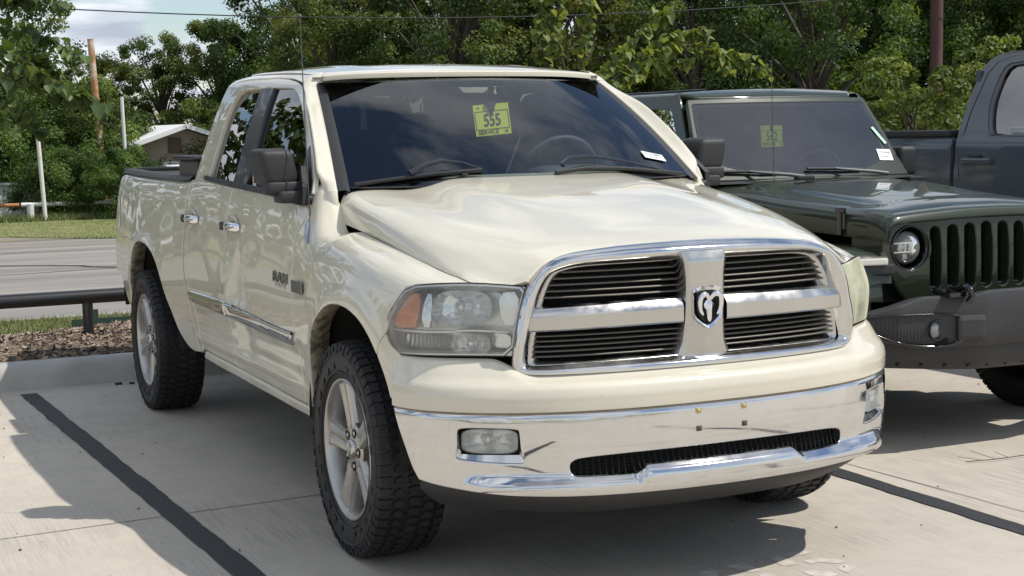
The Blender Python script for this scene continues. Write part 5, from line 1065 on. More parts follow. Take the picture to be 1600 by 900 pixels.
# ================================================================== grey pickup farther right
greyp = mat('slate_grey_paint', (.080, .092, .112), .35, 0, spec=.15, coat=1.0, coat_rough=.05)
gp = tag(empty('grey_pickup_truck', (5.70, 0, 0)), 'slate grey crew cab pickup truck at the right edge, its black-railed bed behind the cab', 'pickup truck')
def gside(s): return lambda a, b: np.column_stack([s*(1.0+.015*np.sin(np.clip((np.asarray(b)-.5)/.95, 0, 1)*math.pi)-.25*np.clip(np.asarray(b)-1.46, 0, 9)-.02*np.clip((np.asarray(b)-1.36)/.1, 0, 1)**2+0*np.asarray(a)), np.asarray(a), np.asarray(b)])
for s in both:
    f = gside(s)
    panel(f, [(3.385,.60,1),(3.385,1.445,1),(5.30,1.445,1),(5.34,.6,1),(4.95,.55,1),(4.90,.78),(4.70,.92),(4.45,.95),(4.20,.92),(4.0,.78),(3.95,.55,1)], step=.08, sc=(1, 1), out=(s, 0, 0), smooth=1, thick=.03).build('bed_side', greyp, gp)
    MB().box((s*.965, 4.34, 1.465), (.10, 1.92, .045), bev=.012).build('bed_rail_cap', blackp, gp)
    rear = [(3.345,.55,1),(3.345,1.46),(3.325,1.56),(3.30,1.70),(3.235,1.90),(3.16,1.975),(3.06,2.012),(2.80,2.03),(2.30,2.03)]
    panel(f, rear+[(1.3,2.0),(1.0,1.95),(.35,1.46),(.30,1.3,1),(.30,.55,1)], holes=[[(3.03,1.46,0),(3.075,1.60),(3.075,1.72),(3.02,1.90),(2.93,1.95),(2.2,1.965,1),(2.2,1.44,1),(2.98,1.44)],[(2.08,1.44,1),(2.08,1.96,1),(1.45,1.93),(1.2,1.85),(.62,1.46),(.6,1.44)]], step=.07, sc=(1, 1), out=(s, 0, 0), smooth=1, thick=.03).build('cab_side', greyp, gp)
    # door seam lines as narrow recessed strips, seals, glass
    sm_ = MB(); 
    for pts in ([(3.29,.62),(3.29,1.2),(3.275,1.45),(3.245,1.62),(3.15,1.88),(3.07,1.955),(2.9,1.99)], [(2.14,.62),(2.14,1.44)]):
        y = np.array([p[0] for p in pts]); z = np.array([p[1] for p in pts]); A = f(y, z); B = f(y+.007, z); A[:, 0] += s*.0015; B[:, 0] += s*.0015; sm_.grid([A, B], flip=s < 0)
    sm_.build('door_seam', deep, gp)
    for hl_ in ([(3.035,1.445),(3.08,1.60),(3.08,1.72),(3.022,1.905),(2.93,1.955),(2.2,1.968,1),(2.2,1.43,1),(2.98,1.43)],):
        c_ = np.mean([h[:2] for h in hl_], 0); inn = [(c_[0]+(h[0]-c_[0])*.88-(.02), c_[1]+(h[1]-c_[1])*.90) for h in hl_]
        panel(f, hl_, holes=[inn], step=.08, sc=(1, 1), out=(s, 0, 0), smooth=1, off=-.004, hem=.01, drop=.004).build('window_seal', glossblack, gp)
    panel(f, [(3.06,1.43),(3.08,1.6),(3.06,1.8),(2.9,1.96),(1.3,1.95),(.6,1.43)], step=.2, sc=(1, 1), out=(s, 0, 0), smooth=1, off=-.02, hem=.002, drop=0, thick=.002).build('window_glass', side_glass, gp)
    MB().box((s*1.020, 3.10, 1.275), (.035, .30, .042), bev=.014).build('door_handle', greyp, gp); MB().box((s*1.016, 3.12, 1.300), (.02, .11, .03), bev=.006).build('lock_cover', blackp, gp)
    panel(f, [(.285,.62,1),(.285,1.28),(.0,1.25),(-1.2,1.15),(-1.32,1.0),(-1.32,.62,1),(-.95,.56,1),(-.9,.8),(-.7,.93),(-.45,.96),(-.2,.93),(.0,.8),(.05,.56,1)], step=.1, sc=(1, 1), out=(s, 0, 0), smooth=1, thick=.03).build('fender', greyp, gp)
    for y in (-.45, 4.45):
        w_ = copy_tree(wheel, gp); w_.location = (s*.84, y, .402); w_.rotation_euler = (.5*y, 0, 0 if s < 0 else math.pi)
xs = np.linspace(-.92, .92, 14)
MB().grid([[(x*k, y, z+.05*(1-(x/.92)**2)) for x in xs] for y, z, k in ((1.0, 1.93, .90), (1.25, 1.99, .92), (1.8, 2.035, .92), (2.8, 2.03, .92), (3.1, 1.995, .92), (3.2, 1.93, .93))], flip=True).build('roof', greyp, gp)
MB().grid([[(x, y-.08*(1-(x/.92)**2), z) for x in xs*k] for y, z, k in ((.36, 1.32, 1.0), (1.0, 1.93, .9))], flip=True).build('windshield', side_glass, gp)
MB().grid([[(x*k, y, z+.05*(1-(x/.92)**2)) for x in xs] for y, z, k in ((-1.35, .6, 1), (-1.38, 1.0, 1), (-1.3, 1.12, 1.02), (-.6, 1.22, 1.05), (.36, 1.30, 1.07))], flip=True).build('hood', greyp, gp)
MB().box((0, 3.24, 1.35), (1.78, .05, 1.1)).build('cab_back', greyp, gp); MB().box((0, 4.3, .85), (1.9, 1.95, .05)).build('bed_floor', undercoat, gp); MB().box((0, 3.40, 1.15), (1.9, .03, .6)).build('bed_front_wall', undercoat, gp); MB().box((0, 5.30, 1.08), (1.9, .05, .7), bev=.01).build('tailgate', greyp, gp); MB().box((0, 1.9, .55), (1.5, 6.2, .15)).build('chassis', undercoat, gp); MB().box((0, 1.8, .75), (1.8, 2.9, .2)).build('cab_floor', undercoat, gp)
MB().box((0, -1.42, .60), (1.94, .16, .26), bev=.04).build('bumper', dusty_chrome, gp); MB().box((0, -1.36, .93), (1.30, .06, .36), bev=.03).build('grille', glossblack, gp)
for s in both: MB().box((s*.82, -1.33, .96), (.30, .10, .22), bev=.03).build('headlight', reflector, gp)

# ================================================================== hang tags in the windscreens (things of their own)
def hang_tag(T, num, label, hook_mat, W_=.162, H_=.135, tint=None):
    P, ux, uy, n_ = T['P'], T['ux'], T['uy'], T['n']; n_ = n_/np.linalg.norm(n_); root = tag(empty('service_tag', tuple(P)), label, 'hang tag', 'yellow service tags hung behind windshields')
    P = np.zeros(3)
    def pt(x, z, o=0): return P+ux*x+uy*z+n_*o
    hole = [(0+.012*math.cos(t), .040+.016*math.sin(t)) for t in np.linspace(-math.pi*1.3, math.pi*.3, 16)]
    outl = [(-W_/2, -H_/2), (W_/2, -H_/2), (W_/2, H_/2), (.022, H_/2), (.008, H_/2-.012)]+[(x, z) for x, z in hole[::-1]]+[(-.010, H_/2-.005), (-.006, H_/2)]+[(-W_/2, H_/2)]
    from mathutils.geometry import tessellate_polygon
    T3 = tessellate_polygon([[Vector((q[0], q[1], 0)) for q in outl]]); A = [pt(*q) for q in outl]; n0 = len(A)
    MB().add(A+[a-n_*.0008 for a in A], [tuple(t) for t in T3]+[tuple(i+n0 for i in t[::-1]) for t in T3]+[(i, (i+1) % n0, n0+(i+1) % n0, n0+i) for i in range(n0)]).build('card', yellow, root)
    mb = MB()
    def line(x0, z0, x1, z1, w=.0012):
        d = np.array([x1-x0, z1-z0]); d = d/np.linalg.norm(d)*w; e = (-d[1], d[0]); mb.add([pt(x0+e[0], z0+e[1], .001), pt(x1+e[0], z1+e[1], .001), pt(x1-e[0], z1-e[1], .001), pt(x0-e[0], z0-e[1], .001)], [(0, 1, 2, 3)])
    a, b, t_, u_ = -W_/2+.006, W_/2-.006, H_/2-.030, -H_/2+.027
    line(a, t_, b, t_); line(a, u_, b, u_); line(a, t_, a, u_); line(b, t_, b, u_); mb.build('printed_frame', ink, root)
    def wd(txt, x, z, size, m_, fs, bold, nm='tag_lettering'):
        V, F = text_mesh(txt, size, fs, 0, bold); MB().add([pt(x+v[0], z+v[1], .0014) for v in V], F).build(nm, m_, root)
    wd(num, 0.0, -.004, .074, ink, .72, .0012); wd('SERVICE', -.022, -H_/2+.014, .0245, ink, 1.06, .0003)
    mb = MB(); 
    for k in range(3): mb.add([pt(.052, -H_/2+.018-k*.005, .0012), pt(.068, -H_/2+.018-k*.005, .0012), pt(.068, -H_/2+.0205-k*.005, .0012), pt(.052, -H_/2+.0205-k*.005, .0012)], [(0, 1, 2, 3)])
    for k in range(2): mb.add([pt(-.066, H_/2-.012-k*.005, .0012), pt(-.052, H_/2-.012-k*.005, .0012), pt(-.052, H_/2-.0095-k*.005, .0012), pt(-.066, H_/2-.0095-k*.005, .0012)], [(0, 1, 2, 3)])
    mb.build('fine_print', greyink, root)
    return root
tg1 = hang_tag(TG, '555', 'yellow hang tag printed 555 SERVICE behind the cream pickup windshield', None)
tg2 = hang_tag(TJ, '562', 'yellow hang tag printed 562 SERVICE behind the olive car windshield', None, .150, .125)
# dark suction hook the first tag hangs from
mb = MB(); mb.grid(se_box((0, 0, 0), (.05, .012, .03), .8, 8, 14), closed_v=True); mb.grid(se_box((.004, -.004, -.022), (.026, .01, .03), .8, 8, 14), closed_v=True)
hk = mb.build('tag_hook', deep, tg1); hk.location = tuple(TG['uy']*.068+TG['n']*.004)
# ================================================================== toolbox across the bed rails
bx = tag(empty('toolbox', (0, 2.86, 1.345)), 'dark ribbed toolbox with black lid lying across the truck bed behind the cab', 'toolbox')
wick = mat('ribbed_dark_metal', (.10, .095, .085), .6); n, l, p = nodes(wick); c = n.new('ShaderNodeTexCoord'); ck = n.new('ShaderNodeTexWave'); ck.bands_direction = 'Y'; ck.inputs['Scale'].default_value = 16; ck.inputs['Distortion'].default_value = 1.5; l.new(c.outputs['Object'], ck.inputs['Vector']); b = n.new('ShaderNodeBump'); b.inputs['Strength'].default_value = 1; b.inputs['Distance'].default_value = .01; l.new(ck.outputs['Fac'], b.inputs['Height']); l.new(b.outputs[0], p.inputs['Normal'])
mb = MB(); mb.box((0, 0, .046), (1.74, .42, .092), bev=.012); mb.build('box_body', wick, bx)
mb = MB(); mb.box((0, 0, .106), (1.79, .46, .024), bev=.010); mb.build('box_lid', blackp, bx)
# ================================================================== ground
def gz(y): t = np.clip((np.asarray(y, float)-9)/23, 0, 1); return -.55*t*t*(3-2*t)
def strip(name, x0, x1, edge0, edge1, m, dz=0, nx=60, ny=10, kind='structure', flat=None):
    """sheet between two edge curves y(x)"""
    xs = np.linspace(x0, x1, nx); e0 = np.array([edge0(x) for x in xs]); e1 = np.array([edge1(x) for x in xs]); rows = []
    for k in range(ny+1):
        y = e0+(e1-e0)*k/ny; z = gz(y)+dz if flat is None else np.full(nx, flat); rows.append(np.column_stack([xs, y, z]))
    return tag(MB().grid(rows, flip=True).build(name, m), kind=kind)
conc = mat('lot_concrete', (.47, .445, .40), .75)
n, l, p = nodes(conc); c = n.new('ShaderNodeTexCoord')
def nz(scale, det=6, rough=.6, vec=None, stretch=None):
    s = n.new('ShaderNodeTexNoise'); s.inputs['Scale'].default_value = scale; s.inputs['Detail'].default_value = det; s.inputs['Roughness'].default_value = rough
    if stretch:
        mp = n.new('ShaderNodeMapping'); mp.inputs['Scale'].default_value = stretch; l.new(c.outputs['Object'], mp.inputs['Vector']); l.new(mp.outputs[0], s.inputs['Vector'])
    else: l.new(c.outputs['Object'], s.inputs['Vector'])
    return s
def rng_(sock, a, b_, c0=0., c1=1.):
    r = n.new('ShaderNodeMapRange'); r.inputs['From Min'].default_value = a; r.inputs['From Max'].default_value = b_; r.inputs['To Min'].default_value = c0; r.inputs['To Max'].default_value = c1; l.new(sock, r.inputs['Value']); return r.outputs[0]
def mixc(f_, a, b_, mode='MIX'):
    m_ = n.new('ShaderNodeMixRGB'); m_.blend_type = mode
    if isinstance(f_, float): m_.inputs[0].default_value = f_
    else: l.new(f_, m_.inputs[0])
    for i, q in ((1, a), (2, b_)):
        if isinstance(q, tuple): m_.inputs[i].default_value = (*q, 1)
        else: l.new(q, m_.inputs[i])
    return m_.outputs[0]
base = mixc(rng_(nz(.55, 5).outputs['Fac'], .35, .65), (.545, .49, .41), (.485, .438, .368))
base = mixc(rng_(nz(5, 8, .7).outputs['Fac'], .45, .75), base, (.43, .39, .33))
# broom finish: fine grooves across the bay (broom pulled along y)
bro = nz(1, 4, .7, stretch=(150, 3.2, 1)); bro2 = nz(1, 5, .8, stretch=(75, 1.6, 1))
base = mixc(rng_(bro.outputs['Fac'], .50, .66, 0, .26), base, (.27, .25, .215))
# worn dirty patches where the grooves show darker
dm = rng_(nz(.8, 4, .55).outputs['Fac'], .50, .64); gr = rng_(bro2.outputs['Fac'], .46, .58); mm = n.new('ShaderNodeMath'); mm.operation = 'MULTIPLY'; l.new(dm, mm.inputs[0]); l.new(gr, mm.inputs[1]); m3 = n.new('ShaderNodeMath'); m3.operation = 'MULTIPLY'; m3.inputs[1].default_value = .34; l.new(mm.outputs[0], m3.inputs[0])
base = mixc(m3.outputs[0], base, (.19, .17, .15))
base = mixc(rng_(nz(2.1, 3, .5).outputs['Fac'], .68, .78, 0, .5), base, (.40, .27, .17))   # rusty tea stains
l.new(base, p.inputs['Base Color'])
# tyre scuffs: arcs round the bay
vs_ = nz(150, 2, .5)
b = n.new('ShaderNodeBump'); b.inputs['Strength'].default_value = .38; b.inputs['Distance'].default_value = .004; l.new(bro.outputs['Fac'], b.inputs['Height']); b2 = n.new('ShaderNodeBump'); b2.inputs['Strength'].default_value = .15; b2.inputs['Distance'].default_value = .01; l.new(vs_.outputs['Fac'], b2.inputs['Height']); l.new(b.outputs[0], b2.inputs['Normal']); l.new(b2.outputs[0], p.inputs['Normal'])
far = mat('far_ground', (.20, .19, .13), .95, bump=(3, .3, 6), var=(.6, (.09, .11, .045), .4, .6))
tag(MB().grid([[(x, y, float(gz(y))-.03-(0 if y > -40 else 0)) for x in np.linspace(-300, 300, 13)] for y in (-250, -60, 4.7, 9, 14, 18, 22, 27, 32, 60, 140, 400)], flip=True).build('ground', far), kind='structure')
tag(MB().add([(-40, -60, 0), (40, -60, 0), (40, 4.69, 0), (-40, 4.69, 0)], [(0, 1, 2, 3)]).build('parking_lot', conc), kind='structure')
jointm = mat('joint_sealant', (.16, .15, .14), .9); asph_paint = mat('black_stripe_paint', (.028, .029, .031), .7, bump=(90, .3, 6), var=(30, (.055, .055, .055), .55, .8))
def wavy(p0, p1, w, z, n_=120, amp=.006, seed=1):
    rr = np.random.default_rng(seed); t = np.linspace(0, 1, n_)[:, None]; P = np.array(p0)*(1-t)+np.array(p1)*t; d = np.array(p1)-np.array(p0); d = d/np.linalg.norm(d); nn = np.array([-d[1], d[0]])
    a = np.convolve(rr.normal(size=n_+8), np.ones(5)/5, 'same')[4:4+n_]*amp; b_ = np.convolve(rr.normal(size=n_+8), np.ones(5)/5, 'same')[4:4+n_]*amp
    A = P+nn*(w/2+a)[:, None]; B = P-nn*(w/2+b_)[:, None]; zz = np.full(n_, z); return [np.column_stack([A, zz]), np.column_stack([B, zz])]
mb = MB()
tag(MB().grid(wavy((-1.27, -3.5), (-1.546, 4.48), .105, .004, 260, .005, 2)).build('bay_stripe_paint', asph_paint), kind='structure')
tag(MB().grid(wavy((1.40, .75), (1.44, -6.0), .105, .004, 260, .005, 3), flip=True).build('bay_stripe_paint', asph_paint), kind='structure')
tag(MB().grid(wavy((1.385, 4.45), (1.40, .75), .105, .004, 120, .005, 4), flip=True).build('bay_stripe_paint', asph_paint), kind='structure')
tag(MB().grid(wavy((4.25, 4.45), (4.30, -6), .105, .004, 120, .005, 5), flip=True).build('bay_stripe_paint', asph_paint), kind='structure')
for k, (a_, b__, w_) in enumerate((((-12, .17), (14, 2.08), .007), ((1.45, 2.0), (1.93, -6), .006), ((-4.3, 4.6), (-4.2, -8), .006), ((-12, -3.6), (14, -1.6), .007))):
    tag(MB().grid(wavy(a_, b__, w_, .0025, 90, .0012, 20+k)).build('concrete_joint', jointm), kind='structure')
# worn white stencilled lettering in the bay
wp_ = mat('worn_white_paint', (.60, .57, .52), .8, var=(24, (.50, .455, .385), .40, .58))
def patch(pts, seed):
    rr = random.Random(seed); P = []; 
    for i in range(len(pts)):
        a_, b__ = pts[i], pts[(i+1) % len(pts)]
        for t in (.12, .35, .65, .88): P.append((a_[0]+(b__[0]-a_[0])*t+rr.uniform(-.0015, .0015), a_[1]+(b__[1]-a_[1])*t+rr.uniform(-.0015, .0015), .0015))
    return P
for k, P in enumerate([[(0.422,-0.766),(0.538,-0.766),(0.539,-0.803),(0.426,-0.814)],[(0.346,-0.779),(0.398,-0.771),(0.402,-0.908),(0.337,-0.899)],[(0.436,-0.874),(0.495,-0.871),(0.555,-0.913),(0.565,-0.963),(0.51,-0.959),(0.479,-0.916),(0.441,-0.925)],[(0.485,-1.015),(0.522,-0.992),(0.568,-1.0),(0.552,-1.035),(0.482,-1.082)],[(0.151,-0.796),(0.235,-0.798),(0.248,-0.902),(0.194,-0.915)],[(0.196,-0.95),(0.246,-0.943),(0.246,-1.002),(0.169,-1.042)],[(0.349,-0.991),(0.39,-0.983),(0.444,-1.035),(0.448,-1.08),(0.366,-1.101)],[(0.041,-0.813),(0.109,-0.822),(0.068,-0.904),(-0.024,-0.903)]]):
    V = patch(P, k); o = MB().add(V, [tuple(range(len(V)))], None, 0).build('painted_letter_marking', wp_); 
    if o.data.polygons[0].normal.z < 0: o.data.flip_normals()
    tag(o, kind='structure')
# kerb with rounded nose
kerbm = mat('kerb_concrete', (.46, .45, .42), .85, bump=(60, .35, 6), var=(2.5, (.34, .33, .30), .42, .70))
prof = [(4.655, -.02), (4.668, .02), (4.680, .09), (4.695, .130), (4.725, .152), (4.77, .160), (4.84, .161), (4.855, .150), (4.858, .05)]
yy_ = lambda x: 0
MB_ = MB(); MB_.grid([[(x, y-.02*0, z) for y, z in prof] for x in np.linspace(-40, 30, 60)], flip=True); tag(MB_.build('kerb', kerbm), kind='structure')
gut = mat('kerb_gutter', (.36, .35, .33), .85, var=(3, (.22, .21, .19), .45, .7))
# planting bed, mulch chips
bedm = mat('bed_soil', (.10, .075, .055), .95, bump=(22, 1.0, 8), var=(9, (.19, .15, .11), .4, .6))
def bed_h(x, y): return .12+.05*np.sin(x*1.7+1)*np.sin(y*2.1)+.055*sstep(4.86, 5.3, y)*sstep(6.9, 6.2, y)
mb = MB(); xs = np.linspace(-30, 12, 210); ys = np.linspace(4.85, 6.92, 22); mb.grid([[(x, y, float(bed_h(x, y))) for y in ys] for x in xs], flip=True); tag(mb.build('planting_bed', bedm), kind='structure')
mulch = [mat('mulch_chip_brown', (.25, .175, .115), .9), mat('mulch_chip_grey', (.36, .29, .215), .9), mat('mulch_chip_dark', (.07, .05, .038), .9)]
rr = np.random.default_rng(5); n0 = 9000; X = rr.uniform(-3.2, .6, n0); Yc = rr.uniform(4.88, 6.85, n0); th = rr.uniform(0, math.pi, n0); ph = rr.normal(0, .35, n0); ln = rr.uniform(.010, .034, n0); wd_ = rr.uniform(.003, .008, n0)
V = np.zeros((n0, 4, 3)); d = np.stack([np.cos(th)*np.cos(ph), np.sin(th)*np.cos(ph), np.sin(ph)], 1); e = np.stack([-np.sin(th), np.cos(th), rr.normal(0, .5, n0)], 1); C0 = np.stack([X, Yc, bed_h(X, Yc)+rr.uniform(.0, .016, n0)], 1)
for k, (a, b_) in enumerate(((-1, -1), (1, -1), (1, 1), (-1, 1))): V[:, k] = C0+d*(ln*a)[:, None]+e*(wd_*b_)[:, None]
mb = MB(); mb.add(V.reshape(-1, 3), [(4*i, 4*i+1, 4*i+2, 4*i+3) for i in range(n0)]); mb.mi = list(rr.integers(0, 3, n0)); tag(mb.build('mulch', mulch), 'shredded brown bark mulch filling the planting bed behind the kerb', 'mulch', kind='stuff')
# sidewalk, verge, road, far verge
walkm = mat('sidewalk_concrete', (.52, .50, .46), .8, var=(2, (.44, .42, .38), .4, .7))
strip('sidewalk', -40, 30, lambda x: 6.88-.02*x, lambda x: 7.46-.02*x, walkm, dz=.02)
grassm = mat('verge_soil_grass', (.13, .15, .05), .95, bump=(20, 1, 8), var=(2.2, (.24, .20, .11), .38, .62))
strip('verge', -60, 40, lambda x: 7.43-.02*x, lambda x: 8.55-.05*x, grassm, dz=.0)
roadm = mat('road_asphalt', (.205, .195, .18), .9)
n, l, p = nodes(roadm); c = n.new('ShaderNodeTexCoord')
base = mixc(rng_(nz(160, 3, .7).outputs['Fac'], .38, .66), (.25, .235, .215), (.13, .125, .115))
base = mixc(rng_(nz(1, 5, .6, stretch=(.12, 1.1, 1)).outputs['Fac'], .42, .62), base, (.30, .275, .245))
base = mixc(rng_(nz(1, 4, .6, stretch=(.16, 2.4, 1)).outputs['Fac'], .60, .66, 0, .7), base, (.13, .125, .12))
base = mixc(rng_(nz(1, 3, .5, stretch=(.05, .9, 1)).outputs['Fac'], .60, .68, 0, .5), base, (.36, .25, .15)); l.new(base, p.inputs['Base Color'])
strip('road', -120, 90, lambda x: 8.5-.05*x, lambda x: 27.4-.05*x, roadm, dz=.004, nx=80, ny=30)
sealm = mat('road_crack_sealant', (.035, .035, .035), .8)
for k, (y0, w_) in enumerate(((14.2, .05), (20.6, .06))):
    A = [(x, y0-.05*x+.10*math.sin(x*1.3+k)+.05*math.sin(x*4.1), 0) for x in np.linspace(-12, 8, 120)]; mb = MB(); mb.grid([[(x, y+dw, float(gz(y))+.010) for x, y, _ in A] for dw in (-w_/2, w_/2)], flip=False); tag(mb.build('road_crack', sealm), kind='structure')
mb = MB(); A = [(-.35,16.4),(-.1,16.1),(.25,15.7),(.55,15.3),(.60,14.9),(.85,14.5)]; mb.grid([[(x+dw, y+dw, float(gz(y))+.010) for x, y in A] for dw in (-.04, .04)]); tag(mb.build('road_crack', sealm), kind='structure')
def far_edge(x): return float(np.interp(x, [-60, -3, .6, 1.4, 2.1, 2.8, 4, 60], [30.6, 30.4, 29.9, 28.8, 27.2, 26.0, 25.7, 24]))
strip('far_verge', -120, 90, lambda x: 26.9-.05*x, lambda x: 60, mat('dry_dirt', (.27, .235, .175), .95, bump=(6, .8, 8), var=(1.2, (.16, .145, .09), .4, .65)), dz=.008, nx=80, ny=12)
lawn = mat('lawn_soil', (.15, .185, .05), .95, bump=(16, 1, 8), var=(1.1, (.25, .23, .10), .35, .65))
strip('lawn', -120, 90, lambda x: far_edge(x), lambda x: 62, lawn, dz=.02, nx=240, ny=14)
# grass blades
gm = [mat('grass_blade_green', (.13, .19, .04), .7), mat('grass_blade_straw', (.26, .24, .10), .8), mat('grass_blade_dark', (.05, .085, .018), .8)]
def blades(name, n0, fx, fy, h0, h1, w, label, seed, zoff=0):
    rr = np.random.default_rng(seed); X = fx(rr.random(n0)); Yv = fy(rr.random(n0), X); h = rr.uniform(h0, h1, n0); th = rr.uniform(0, 2*math.pi, n0); ln = rr.normal(0, .45, (n0, 2))*h[:, None]
    z = gz(Yv)+zoff; V = np.zeros((n0, 3, 3)); dx, dy = np.cos(th)*w, np.sin(th)*w
    V[:, 0] = np.stack([X-dx, Yv-dy, z], 1); V[:, 1] = np.stack([X+dx, Yv+dy, z], 1); V[:, 2] = np.stack([X+ln[:, 0], Yv+ln[:, 1], z+h], 1)
    mb = MB(); mb.add(V.reshape(-1, 3), [(3*i, 3*i+1, 3*i+2) for i in range(n0)]); mb.mi = list(rr.choice(3, n0, p=(.5, .3, .2))); return tag(mb.build(name, gm), label, 'grass', kind='stuff')
blades('verge_grass', 26000, lambda r: -4+7*r, lambda r, x: 7.50-.02*x+(1.0-.03*x)*r, .012, .055, .003, 'thin mown grass strip between sidewalk and road', 1)
blades('lawn_grass', 34000, lambda r: -2+12*r, lambda r, x: np.array([far_edge(q) for q in x])+9*r**1.3, .02, .06, .010, 'green lawn beyond the road in front of the white pipe fence', 2)
blades('weeds', 9000, lambda r: 1.0+6*r, lambda r, x: 35.2+1.6*r,   .06, .24, .012, 'tall weeds growing along the foot of the white pipe fence', 3)
# ================================================================== fences and poles
blackpipe = mat('black_powder_coat', (.014, .014, .015), .38, coat=.3)
fr_ = tag(empty('barrier_rail', (-.98, 5.60, .14)), 'black pipe barrier rail standing in the mulch bed behind the kerb', 'barrier')
MB().tube([(-12, 0, .33), (-4, 0, .33), (6, 0, .33)], .049, 20).build('rail', blackpipe, fr_)
for x in (-9.0, -6.0, -3.0, 0, 3.0, 5.9): MB().tube([(x, 0, -.05), (x, 0, .30)], .037, 16).build('post', blackpipe, fr_)
edg = mat('green_edging_metal', (.03, .065, .05), .5)
eg = tag(empty('bed_edging', (0, 6.88, .1)), 'dark green metal edging strip along the back of the mulch bed', 'edging'); MB().box((1.2, 0, .02), (4.2, .012, .10)).build('edging_strip', edg, eg); MB().box((-.72, 0, .07), (.05, .03, .14)).build('edging_stake', edg, eg)
whitep = mat('chalky_white_paint', (.72, .71, .68), .7, var=(5, (.34, .22, .13), .60, .72)); rustp = mat('rusty_pipe', (.42, .20, .09), .85, var=(4, (.62, .50, .38), .45, .62), bump=(20, .5, 5)); dkrust = mat('dark_rust_pole', (.085, .045, .035), .85, bump=(12, .4, 5))
wf = tag(empty('pipe_fence', (2.9, 35.9, -.55)), 'low white pipe rail fence across the lawn, far side of the road', 'fence')
MB().tube([(-.45, .1, .42), (2.5, 0, .40), (7, -.3, .40)], .055, 10).build('rail', whitep, wf); MB().tube([(-9, .3, .44), (-.5, .1, .42)], .05, 10).build('rail', rustp, wf); 
for x, r in ((-.24, .09), (3.0, .07), (6.2, .07), (-4, .08)): MB().tube([(x, 0, -.1), (x, 0, .44)], r, 12).build('post', whitep, wf)
MB().tube([(1.75, .1, .46), (2.75, .1, 1.0)], .045, 8).build('brace', whitep, wf)
def pole(name, x, y, z0, z1, r, m, label, lean=0, n_=10):
    o = MB().tube([(0, 0, 0), (lean*(z1-z0)*.5, 0, (z1-z0)*.5), (lean*(z1-z0), 0, z1-z0)], r, n_).build(name, m); o.location = (x, y, z0); return tag(o, label, 'pole')
pole('fence_pole', 2.95, 35.4, -.55, 1.95, .055, whitep, 'thin white weathered pole beside the white fence post', -.04)
pole('steel_pole', 4.95, 38.1, -.5, 4.18, .09, rustp, 'tall rusty orange and white pole rising above the bushes', -.045)
pole('pipe_stake', 5.35, 37.1, .5, 2.60, .05, whitep, 'short white pipe sticking out of the bushes beside the rusty pole', -.02)
MB_ = None
# poles on the right, beyond the vehicles
pole('utility_pole', 22.15, 24.6, -.4, 9.0, .15, dkrust, 'tall dark reddish brown pole behind the grey pickup bed', .004, 14)
pole('utility_pole', 21.90, 24.3, -.4, 3.15, .13, dkrust, 'short dark brown pole just left of the tall brown pole', .0, 14)
wirem = mat('cable_black', (.02, .02, .02), .6)
def wire(p, q, sag, r, label):
    t = np.linspace(0, 1, 40); P = [(p[0]+(q[0]-p[0])*a, p[1]+(q[1]-p[1])*a, p[2]+(q[2]-p[2])*a-sag*4*a*(1-a)) for a in t]; tag(MB().tube(P, r, 5).build('overhead_wire', wirem), label, 'wire')
wire((-4, 27.2, 4.55), (33, 23.0, 6.2), 1.35, .013, 'thin black overhead cable sagging in front of the treetops')
# ================================================================== house and sheds beyond
hs = tag(empty('house', (7.25, 38.6, -.55)), 'low tan house with white gable roof between the trees and the pickup cab', 'house')
tan = mat('tan_siding', (.36, .29, .21), .85); wt = mat('white_trim', (.78, .78, .76), .6); shing = mat('roof_shingle', (.20, .19, .18), .9, bump=(30, .5, 4))
A = MB(); A.add([(-1.5, 0, 0), (2.6, 0, 0), (2.6, 0, 1.40), (0, 0, 2.28), (-1.5, 0, 1.80), (-1.5, 6, 0), (2.6, 6, 0), (2.6, 6, 1.40), (0, 6, 2.28), (-1.5, 6, 1.80)], [(0, 1, 2, 3, 4), (9, 8, 7, 6, 5), (0, 4, 9, 5), (1, 6, 7, 2)]); A.build('wall', tan, hs)
for s in both:
    sl_ = .325; hl2 = 1.45 if s > 0 else .78; MB().box((s*hl2, 2.9, 2.36-sl_*hl2), (hl2*2.1, 6.6, .06), Matrix.Rotation(s*sl_, 3, 'Y')).build('roof', wt, hs); MB().box((s*hl2, -.42, 2.33-sl_*hl2), (hl2*2.12, .06, .12), Matrix.Rotation(s*sl_, 3, 'Y')).build('fascia', wt, hs)
MB().box((-.25, -.04, 1.82), (.36, .06, .42)).build('vent', mat('brown_vent', (.12, .08, .06), .8), hs)
MB().box((.9, -.05, 1.30), (3.0, .08, .14)).build('lintel', wt, hs)
for x in (-.4, 1.4): w_ = MB().box((x, -.04, .75), (1.1, .05, .7)).build('window', mat('house_window', (.06, .07, .08), .1) if 'house_window' not in MATS else MATS['house_window'], hs); MB().box((x, -.06, .75), (1.2, .03, .05)).build('window_bar', wt, w_)
sd = tag(empty('shed', (1.0, 38.4, -.55)), 'small white metal shed at the left edge behind the white fence', 'shed'); MB().box((0, 1.5, .44), (4.4, 3, .88)).build('wall', mat('shed_metal', (.52, .55, .56), .6, bump=(4, .2, 2)), sd); MB().box((0, 1.5, .90), (4.6, 3.2, .05)).build('roof', MATS['shed_metal'], sd); MB().box((.6, -.02, .40), (.9, .04, .8)).build('door', mat('shed_door', (.44, .47, .48), .6), sd)
